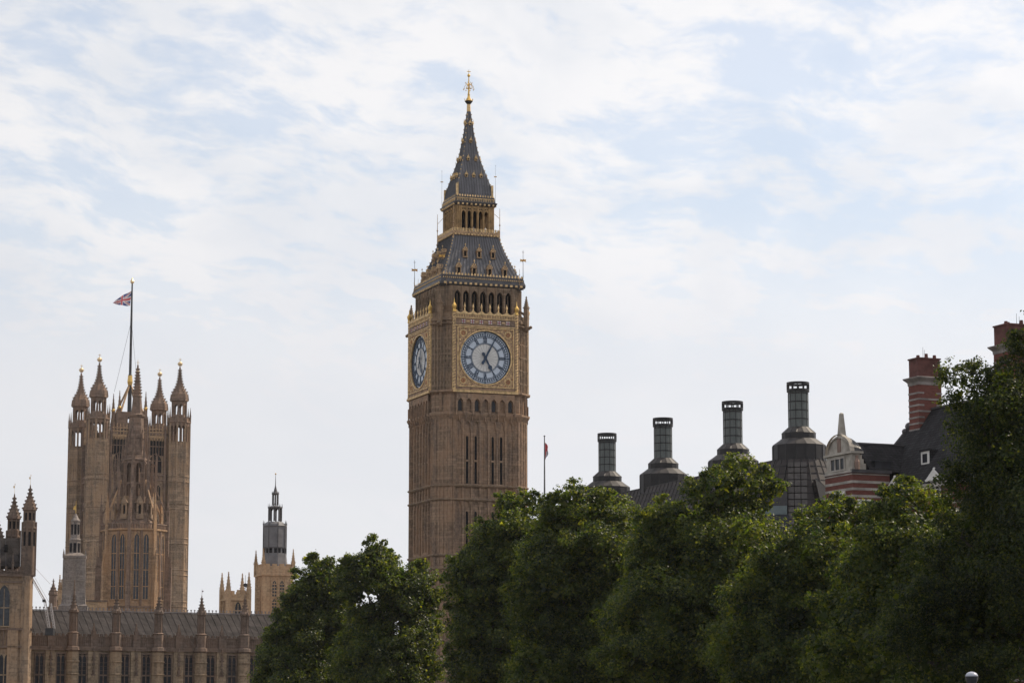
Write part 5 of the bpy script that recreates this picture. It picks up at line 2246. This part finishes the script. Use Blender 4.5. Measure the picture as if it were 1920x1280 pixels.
# main roof: ridge runs towards the viewer
xe, xr_, ze, zr2 = 3.2, 8.2, 19.9, sz(764, 203)
b.m = 0
b.add([(xe, -32, ze), (xe, 5.2, ze), (xr_, 2.8, zr2), (xr_, -32, zr2), (16, 5.2, ze), (11, 2.8, zr2), (11, -32, zr2), (16, -32, ze)],
      [(0, 1, 2, 3), (1, 4, 5, 2), (4, 7, 6, 5), (3, 2, 5, 6), (0, 3, 6, 7)])
b.m = 1
b.tube((xe, 5.2, ze), (xr_, 2.8, zr2), .12, .12, 5)
b.box(xr_ - .1, xr_ + .2, -32, 2.8, zr2, zr2 + .15)
for (x, y, z, r_) in ((xr_ - .9, 3.2, zr2 - 1.2, .35), (xr_ - .5, 3.0, zr2 - .5, .3), (xr_ - 1.2, 3.4, zr2 - 1.6, .25)):
    b.ball(x, y, z, r_, 7)
b.build("slate_roof", [SLATE_B, plain("ridge_lead", (0.07, 0.065, 0.068), .5), plain("lead_box_dormer", (0.035, 0.036, 0.042), .6)], SB)


def on_roof(px):
    """Local y along the front slope for a column of the photograph, at local x."""
    pass


def white_dormer(x, y, z0, z1, w, pediment=True, name="dormer"):
    b = MB()
    b.m = 0
    b.box(x, x + 2.5, y - w / 2, y + w / 2, z0, z1)
    if pediment:
        b.loft([[(x - .2, y - w * .72, z1), (x - .2, y + w * .72, z1), (x - .2, y, z1 + w * .5)], [(x + 3, y - w * .72, z1), (x + 3, y + w * .72, z1), (x + 3, y, z1 + w * .5)]])
        b.box(x - .24, x + 2.5, y - w * .74, y + w * .74, z1 - .14, z1)
        b.ball(x - .1, y, z1 + w * .5, .13, 6)
        b.m = 1
        b.loft([[(x - .1, y - w * .78, z1 + .05), (x - .1, y + w * .78, z1 + .05), (x - .1, y, z1 + w * .58)], [(x + 3, y - w * .78, z1 + .05), (x + 3, y + w * .78, z1 + .05), (x + 3, y, z1 + w * .58)]])
    else:
        b.m = 1
        b.box(x - .1, x + 2.5, y - w * .58, y + w * .58, z1, z1 + .12)
        b.box(x + .06, x + 2.5, y - w * .52, y - w * .5, z0, z1)
    d_ = b.build(name, [WHITE, SLATE_B], SB)
    b = MB()
    b.m = 0
    b.box(x - .03, x + .1, y - w * .28, y + w * .28, z0 + .12, z1 - .2)
    b.m = 1
    b.box(x - .06, x, y - .035, y + .035, z0 + .1, z1 - .2) if pediment else None
    b.box(x - .06, x, y - w * .28, y + w * .28, (z0 + z1) / 2 - .03, (z0 + z1) / 2 + .03) if pediment else None
    b.build("window", [GLASS, WHITE], d_)


slope = (zr2 - ze) / (xr_ - xe)
white_dormer(xe + .1, -1.1, 18.6, sz(902, 197), 1.3)
white_dormer(xe + .1, -6.8, 18.6, sz(890, 192), 1.5)
white_dormer(xe + .1, -12.6, 18.6, sz(890, 188), 1.5)
white_dormer(4.55, -3.4, sz(873, 200), sz(849, 200), 1.15, False)


def stack(x, y, wx, wy, z0, zt):
    b = MB()
    b.m = 0
    zn = zt - 1.6 - .0
    b.box(x, x + wx, y, y + wy, z0, zn - .2)
    b.m = 2
    b.box(x + .05, x + wx - .05, y + .05, y + wy - .05, zn - .2, zt - .12)
    b.box(x - .02, x + wx + .02, y - .02, y + wy + .02, zt - .12, zt)
    for i in range(5):
        b.prof(x + .3 + i * (wx - .6) / 4, y + wy * (.3 + .4 * (i % 2)), [(zt, .16), (zt + .22 + .08 * (i % 3), .13)], 8)
    b.m = 1
    # projecting cornice and collar bands
    b.loft([[(x - q, y - q, z), (x + wx + q, y - q, z), (x + wx + q, y + wy + q, z), (x - q, y + wy + q, z)] for z, q in
            ((zn - .62, .04), (zn - .38, .06), (zn - .3, .12), (zn - .12, .30), (zn - .04, .34), (zn, .34), (zn + .06, .1))])
    z = zn - 1.35
    j = 0
    while z > z0:
        if j % 2:
            b.box(x - .03, x + wx + .03, y - .03, y + wy + .03, z, z + .14)
        else:
            for (xa, xb) in ((x - .03, x + .5), (x + wx - .5, x + wx + .03)):
                b.box(xa, xb, y - .03, y + wy + .03, z, z + .14)
        z -= .49
        j += 1
    o = b.build("chimney_stack", [BRICK, plain("grimy_stone", (0.22, 0.195, 0.18), .8, 0, .3) if "grimy_stone" not in bpy.data.materials else bpy.data.materials["grimy_stone"], plain("sooty_brick", (0.10, 0.042, 0.036), .9, 0, .3) if "sooty_brick" not in bpy.data.materials else bpy.data.materials["sooty_brick"]], SB)
    b = MB()
    b.tube((x + wx * .45, y + wy / 2, zt), (x + wx * .45, y + wy / 2, zt + .95), .018, .012, 4)
    b.tube((x + wx * .52, y + wy / 2, zt), (x + wx * .52, y + wy / 2, zt + .75), .018, .012, 4)
    b.build("lightning_rod", IRON, o)


stack(7.0, 1.2, 2.15, 1.5, 22, zat(668, 203.5))
stack(7.2, -11.2, 3.4, 1.9, 22, zat(605, 192.5))

# ================================================================ STREET LAMP
lpz = at(1822, 1268, 94)
LM = thing("street_lamp", "round globe street lamp, top coloured pale as if sky-lit, below the dark tree", "street lamp", (lpz.x, 94, 0), 0)
b = MB()
zl = lpz.z
b.prof(0, 0, [(0, .22), (.4, .2), (.5, .12), (1.2, .09), (zl - .45, .06), (zl - .38, .12), (zl - .3, .1)], 10)
b.build("post", IRON, LM)
b = MB()
b.prof(0, 0, [(zl - .3, .1), (zl - .22, .17), (zl - .1, .222), (zl, .235), (zl + .01, .25)], 20)
b.build("globe_underside", plain("shaded_globe_glass", (0.03, 0.035, 0.04), .15, 0, .05), LM)  # shade of the globe's underside put into dark glass colour
b = MB()
b.prof(0, 0, [(zl + .01, .235), (zl + .07, .22), (zl + .13, .18), (zl + .17, .11), (zl + .19, .03)], 20)
b.build("globe_top_lit", GLOBE_SKYLIT, LM, True)  # upper half of the same globe, sky reflection put into its colour

# ================================================================ TREES
def crown(name, parent_loc, spheres, seed, leaf, density, mat, parent):
    """Foliage of real leaf-sized faces: twig clumps spread over and through the limb masses.
    spheres: (x, y, z, r) in world space."""
    rng = np.random.default_rng(seed)
    S = np.array(spheres, dtype=np.float64)
    P, Nn, Sz = [], [], []
    for (x, y, z, r) in S:
        # twig clumps on the mass, some standing proud of it
        nc = max(9, int(5.6 * r * r))
        d = rng.normal(size=(nc, 3))
        d /= np.linalg.norm(d, axis=1)[:, None]
        d[:, 2] = np.where(d[:, 2] < -.5, -d[:, 2] * .6, d[:, 2])
        rad = r * (0.60 + 0.54 * rng.random(nc) ** .9)
        cc = np.array([x, y, z]) + d * rad[:, None]
        cr = np.minimum((0.40 + 0.75 * rng.random(nc) ** 1.3) * (0.7 + 0.16 * r), .62 * r)
        nl = np.maximum(12, (density * 2.2 * cr ** 2)).astype(int)
        idx = np.repeat(np.arange(nc), nl)
        q = rng.normal(size=(len(idx), 3))
        q /= np.linalg.norm(q, axis=1)[:, None]
        rr = rng.random(len(idx)) ** .55
        q[:, 2] *= .8
        pos = cc[idx] + q * (cr[idx] * rr)[:, None]
        nrm = q * .7 + d[idx] * .5 + rng.normal(size=q.shape) * .55 + np.array([0, 0, .45])
        P.append(pos)
        Nn.append(nrm)
        Sz.append(leaf * .66 * (0.6 + .8 * rng.random(len(idx))))
        # loose outer sprigs breaking the outline
        ns = int(22 * r * r)
        d2 = rng.normal(size=(ns, 3))
        d2 /= np.linalg.norm(d2, axis=1)[:, None]
        P.append(np.array([x, y, z]) + d2 * (r * .98 + .35 * rng.random(ns) ** 1.5)[:, None])
        Nn.append(d2 + rng.normal(size=d2.shape) * .6)
        Sz.append(leaf * (0.5 + .5 * rng.random(ns)))
        # inner foliage that closes the mass
        ni = int(26 * r ** 3 / (1 + .25 * r))
        d3 = rng.normal(size=(ni, 3))
        d3 /= np.linalg.norm(d3, axis=1)[:, None]
        P.append(np.array([x, y, z]) + d3 * (r * .8 * rng.random(ni) ** .4)[:, None])
        Nn.append(rng.normal(size=d3.shape))
        Sz.append(leaf * (1.5 + rng.random(ni)))
    P, Nn, Sz = np.concatenate(P), np.concatenate(Nn), np.concatenate(Sz)
    keep = P[:, 2] > 1.2
    P, Nn, Sz = P[keep], Nn[keep], Sz[keep]
    Nn /= np.linalg.norm(Nn, axis=1)[:, None] + 1e-9
    n = len(P)
    t = rng.normal(size=(n, 3))
    u = np.cross(Nn, t)
    u /= np.linalg.norm(u, axis=1)[:, None] + 1e-9
    v = np.cross(Nn, u)
    h = (Sz / 2)[:, None]
    fold = Nn * h * .35
    # lobed leaf: tip, two sides, stalk end, folded along the midrib
    V = np.stack([P - u * h * 1.0, P - v * h * .85 + fold + u * h * .15, P + u * h * 1.15, P + v * h * .85 + fold + u * h * .15], axis=1)
    V = V.reshape(-1, 3) - np.array(parent_loc)
    F = np.arange(n * 4).reshape(-1, 4)
    T = np.concatenate([F[:, [0, 1, 2]], F[:, [0, 2, 3]]])
    me = bpy.data.meshes.new(name)
    me.vertices.add(len(V))
    me.vertices.foreach_set("co", V.ravel().astype(np.float32))
    me.loops.add(len(T) * 3)
    me.loops.foreach_set("vertex_index", T.ravel().astype(np.int32))
    me.polygons.add(len(T))
    me.polygons.foreach_set("loop_start", np.arange(0, len(T) * 3, 3, dtype=np.int32))
    me.polygons.foreach_set("loop_total", np.full(len(T), 3, dtype=np.int32))
    me.materials.append(mat)
    me.update(calc_edges=True)
    o = bpy.data.objects.new(name, me)
    COL.objects.link(o)
    o.parent = parent
    return o, n


def tree(label, Y, base_px, blobs, seed, leaf=.3, density=70, mat=None):
    bx = at(base_px, 1200, Y).x
    T = thing("plane_tree", label, "tree", (bx, Y, 0), 0, "plane trees along the embankment")
    rng = random.Random(seed)
    sph = []
    for bl in blobs:
        px, py, rp_ = bl[:3]
        r = rp_ * Y / FPX
        dy = (bl[3] if len(bl) > 3 else rng.uniform(-.5, .5)) * max(r, 1.2)
        p = at(px, py, Y + dy)
        sph.append((p.x, Y + dy, p.z, r))
        if r > 2.2:                       # the far side of the crown
            sph.append((p.x + rng.uniform(-.5, .5), Y + dy + r * 1.1, p.z - .3, r * .85))
    for (x, y, z, r) in list(sph):          # leading shoots that break the outline
        if r > .7:
            for _ in range(4 if r < 3 else 7):
                a_, e_ = rng.uniform(0, 2 * PI), rng.uniform(.15, 1.4)
                q = rng.uniform(.3, .55)
                k_ = r * rng.uniform(1.0, 1.12) + .15
                sph.append((x + k_ * math.cos(a_) * math.cos(e_), y + k_ * math.sin(a_) * math.cos(e_), z + k_ * math.sin(e_) * .95, q))
    o, n = crown("crown", (bx, Y, 0), sph, seed, leaf, density, mat or LEAF, T)
    b = MB()
    top = max(s_[2] for s_ in sph)
    trunk = Vector((0, 0, top * .62))
    b.tube((0, 0, 0), (0, 0, 1.2), .62, .5, 10)
    b.tube((0, 0, 1.2), (0.1, 0, top * .35), .5, .38, 10)
    b.tube((0.1, 0, top * .35), trunk, .38, .22, 8)
    for (x, y, z, r) in sph:
        if r < .6:
            continue
        e = Vector((x - bx, y - Y, z))
        s0_ = Vector((0.1, 0, min(max(2.6, z * .45), top * .6)))
        m_ = s0_.lerp(e, .55) + Vector((rng.uniform(-.3, .3), 0, .5))
        b.tube(s0_, m_, .16, .10, 6)
        e = m_.lerp(e, .75)
        b.tube(m_, e, .10, .035, 6)
        for _ in range(3):
            b.tube(e, e + Vector((rng.uniform(-1, 1), rng.uniform(-1, 1), rng.uniform(0, 1))) * r * .7, .035, .012, 4)
    b.build("trunk", BARK, T)
    return n


TN = 0
TN += tree("leftmost plane tree with a rounded crown against the bare sky, before the palace wing", 292, 590,
           [(572, 1108, 34), (600, 1085, 34), (634, 1130, 42), (575, 1140, 45), (548, 1172, 42), (518, 1212, 34), (600, 1195, 70), (560, 1262, 75), (640, 1250, 75), (556, 1072, 10),
            (590, 1058, 14), (516, 1262, 34), (645, 1100, 22), (620, 1062, 12), (508, 1240, 18)], 11, .34, 64)
TN += tree("plane tree with the pointed top just left of the clock tower's foot", 276, 735,
           [(705, 1062, 40), (680, 1085, 38), (735, 1092, 44), (790, 1088, 30), (765, 1130, 50), (690, 1165, 46), (780, 1185, 44), (740, 1250, 75), (795, 1250, 38), (806, 1130, 24),
            (660, 1115, 30), (702, 1030, 18), (660, 1060, 14), (690, 1040, 12), (812, 1170, 20), (790, 1058, 12), (652, 1082, 26), (680, 1245, 60), (724, 1050, 16)], 12, .33, 64)
TN += tree("large plane tree overlapping the clock tower's right side, with a shoulder low on the left", 250, 935,
           [(868, 1068, 24), (853, 1100, 22), (900, 1042, 34), (925, 1000, 34), (900, 1100, 60), (962, 962, 32), (1000, 948, 20), (945, 1070, 85), (900, 1180, 55), (895, 1258, 52),
            (975, 1200, 105), (985, 1015, 60), (860, 1150, 20), (948, 945, 16), (978, 932, 12), (860, 1230, 22), (846, 1052, 12), (940, 1262, 60)], 13, .32, 62)
TN += tree("tall plane tree with a spiky top right of the bare flagpole", 228, 1115,
           [(1075, 940, 30), (1112, 955, 34), (1050, 975, 38), (1150, 975, 38), (1110, 1030, 80), (1185, 1000, 36), (1060, 1085, 95), (1150, 1110, 95), (1100, 1225, 110), (1200, 1090, 65),
            (1032, 950, 16), (1076, 908, 14), (1092, 918, 12), (1130, 935, 16), (1200, 1200, 80), (1030, 1180, 60), (1165, 945, 14), (1180, 1255, 90), (1020, 1262, 70), (1235, 1100, 50), (1012, 1050, 40), (988, 1125, 38), (1005, 1190, 44), (1025, 1000, 26)], 14, .31, 62)
TN += tree("broad plane tree reaching up before the third of the round bronze chimneys", 205, 1340,
           [(1385, 890, 30), (1350, 918, 40), (1425, 915, 34), (1446, 926, 22), (1385, 965, 55), (1300, 930, 26), (1250, 975, 40), (1290, 1005, 62), (1350, 1050, 100), (1240, 1045, 60),
            (1260, 1180, 125), (1400, 1180, 125), (1215, 985, 22), (1372, 868, 14), (1402, 872, 14), (1330, 1265, 100), (1410, 1030, 60), (1202, 1085, 40), (1172, 1170, 50), (1222, 1010, 28), (1160, 1240, 44), (1296, 905, 12), (1330, 895, 16)], 15, .29, 62)
TN += tree("yellow-green plane tree below the white gable of the brick building", 178, 1560,
           [(1560, 968, 34), (1600, 975, 34), (1520, 1000, 38), (1490, 1032, 32), (1440, 1250, 90), (1560, 1262, 90), (1560, 1050, 85), (1470, 1085, 70), (1500, 1200, 135), (1620, 1180, 120), (1632, 990, 36), (1556, 942, 12),
            (1590, 945, 12), (1516, 978, 12), (1640, 1060, 60), (1535, 965, 14), (1432, 1060, 36), (1398, 1130, 46), (1372, 1205, 50), (1405, 1000, 20)], 16, .27, 62)
TN += tree("yellow-green plane tree hiding the foot of the brick building's pedimented dormers", 155, 1710,
           [(1700, 940, 34), (1672, 962, 38), (1738, 958, 34), (1700, 1025, 75), (1650, 1080, 85), (1760, 1080, 90), (1690, 1225, 140), (1760, 1200, 100), (1700, 1265, 90), (1645, 968, 22), (1686, 916, 14), (1712, 912, 12),
            (1765, 945, 20), (1780, 985, 45), (1604, 1085, 38), (1568, 1150, 42), (1618, 1015, 26), (1550, 1235, 46)], 17, .26, 62)
TN += tree("nearest and tallest plane tree, dark, cut by the right edge of the picture", 118, 1960,
           [(1812, 722, 36), (1842, 745, 48), (1795, 762, 24), (1890, 735, 46), (1905, 660, 22), (1886, 678, 16), (1902, 632, 10), (1840, 800, 62), (1930, 820, 120), (1858, 890, 72),
            (1800, 795, 24), (1890, 960, 110), (1850, 1070, 125), (1900, 1180, 150), (2040, 840, 190), (2030, 1040, 220), (1800, 1160, 110), (1770, 1240, 90), (1785, 740, 14), (1822, 690, 16), (1798, 692, 9),
            (1846, 700, 14), (1930, 590, 12), (1934, 618, 18), (1940, 655, 30), (1918, 640, 14), (1742, 1060, 44), (1700, 1150, 50), (1778, 985, 28), (1672, 1230, 50), (1800, 925, 42), (1772, 905, 24), (1760, 1140, 70), (1915, 700, 34), (1860, 1262, 60)], 18, .165, 130, LEAF_SHADED)
print("leaves", TN)


# ================================================================ THIN SUMMER HAZE
hz = MB()
hz.box(-420, 420, -60, 900, -1, 125)
hm = bpy.data.materials.new("haze")
hm.use_nodes = True
ht = hm.node_tree
ht.nodes.clear()
ho = ht.nodes.new("ShaderNodeOutputMaterial")
hv = ht.nodes.new("ShaderNodeVolumePrincipled")
hv.inputs['Color'].default_value = (0.93, 0.93, 0.96, 1)
hv.inputs['Density'].default_value = 0.00003
hv.inputs['Anisotropy'].default_value = 0.2
ht.links.new(hv.outputs[0], ho.inputs['Volume'])
struct(hz.build("haze", hm), "stuff")
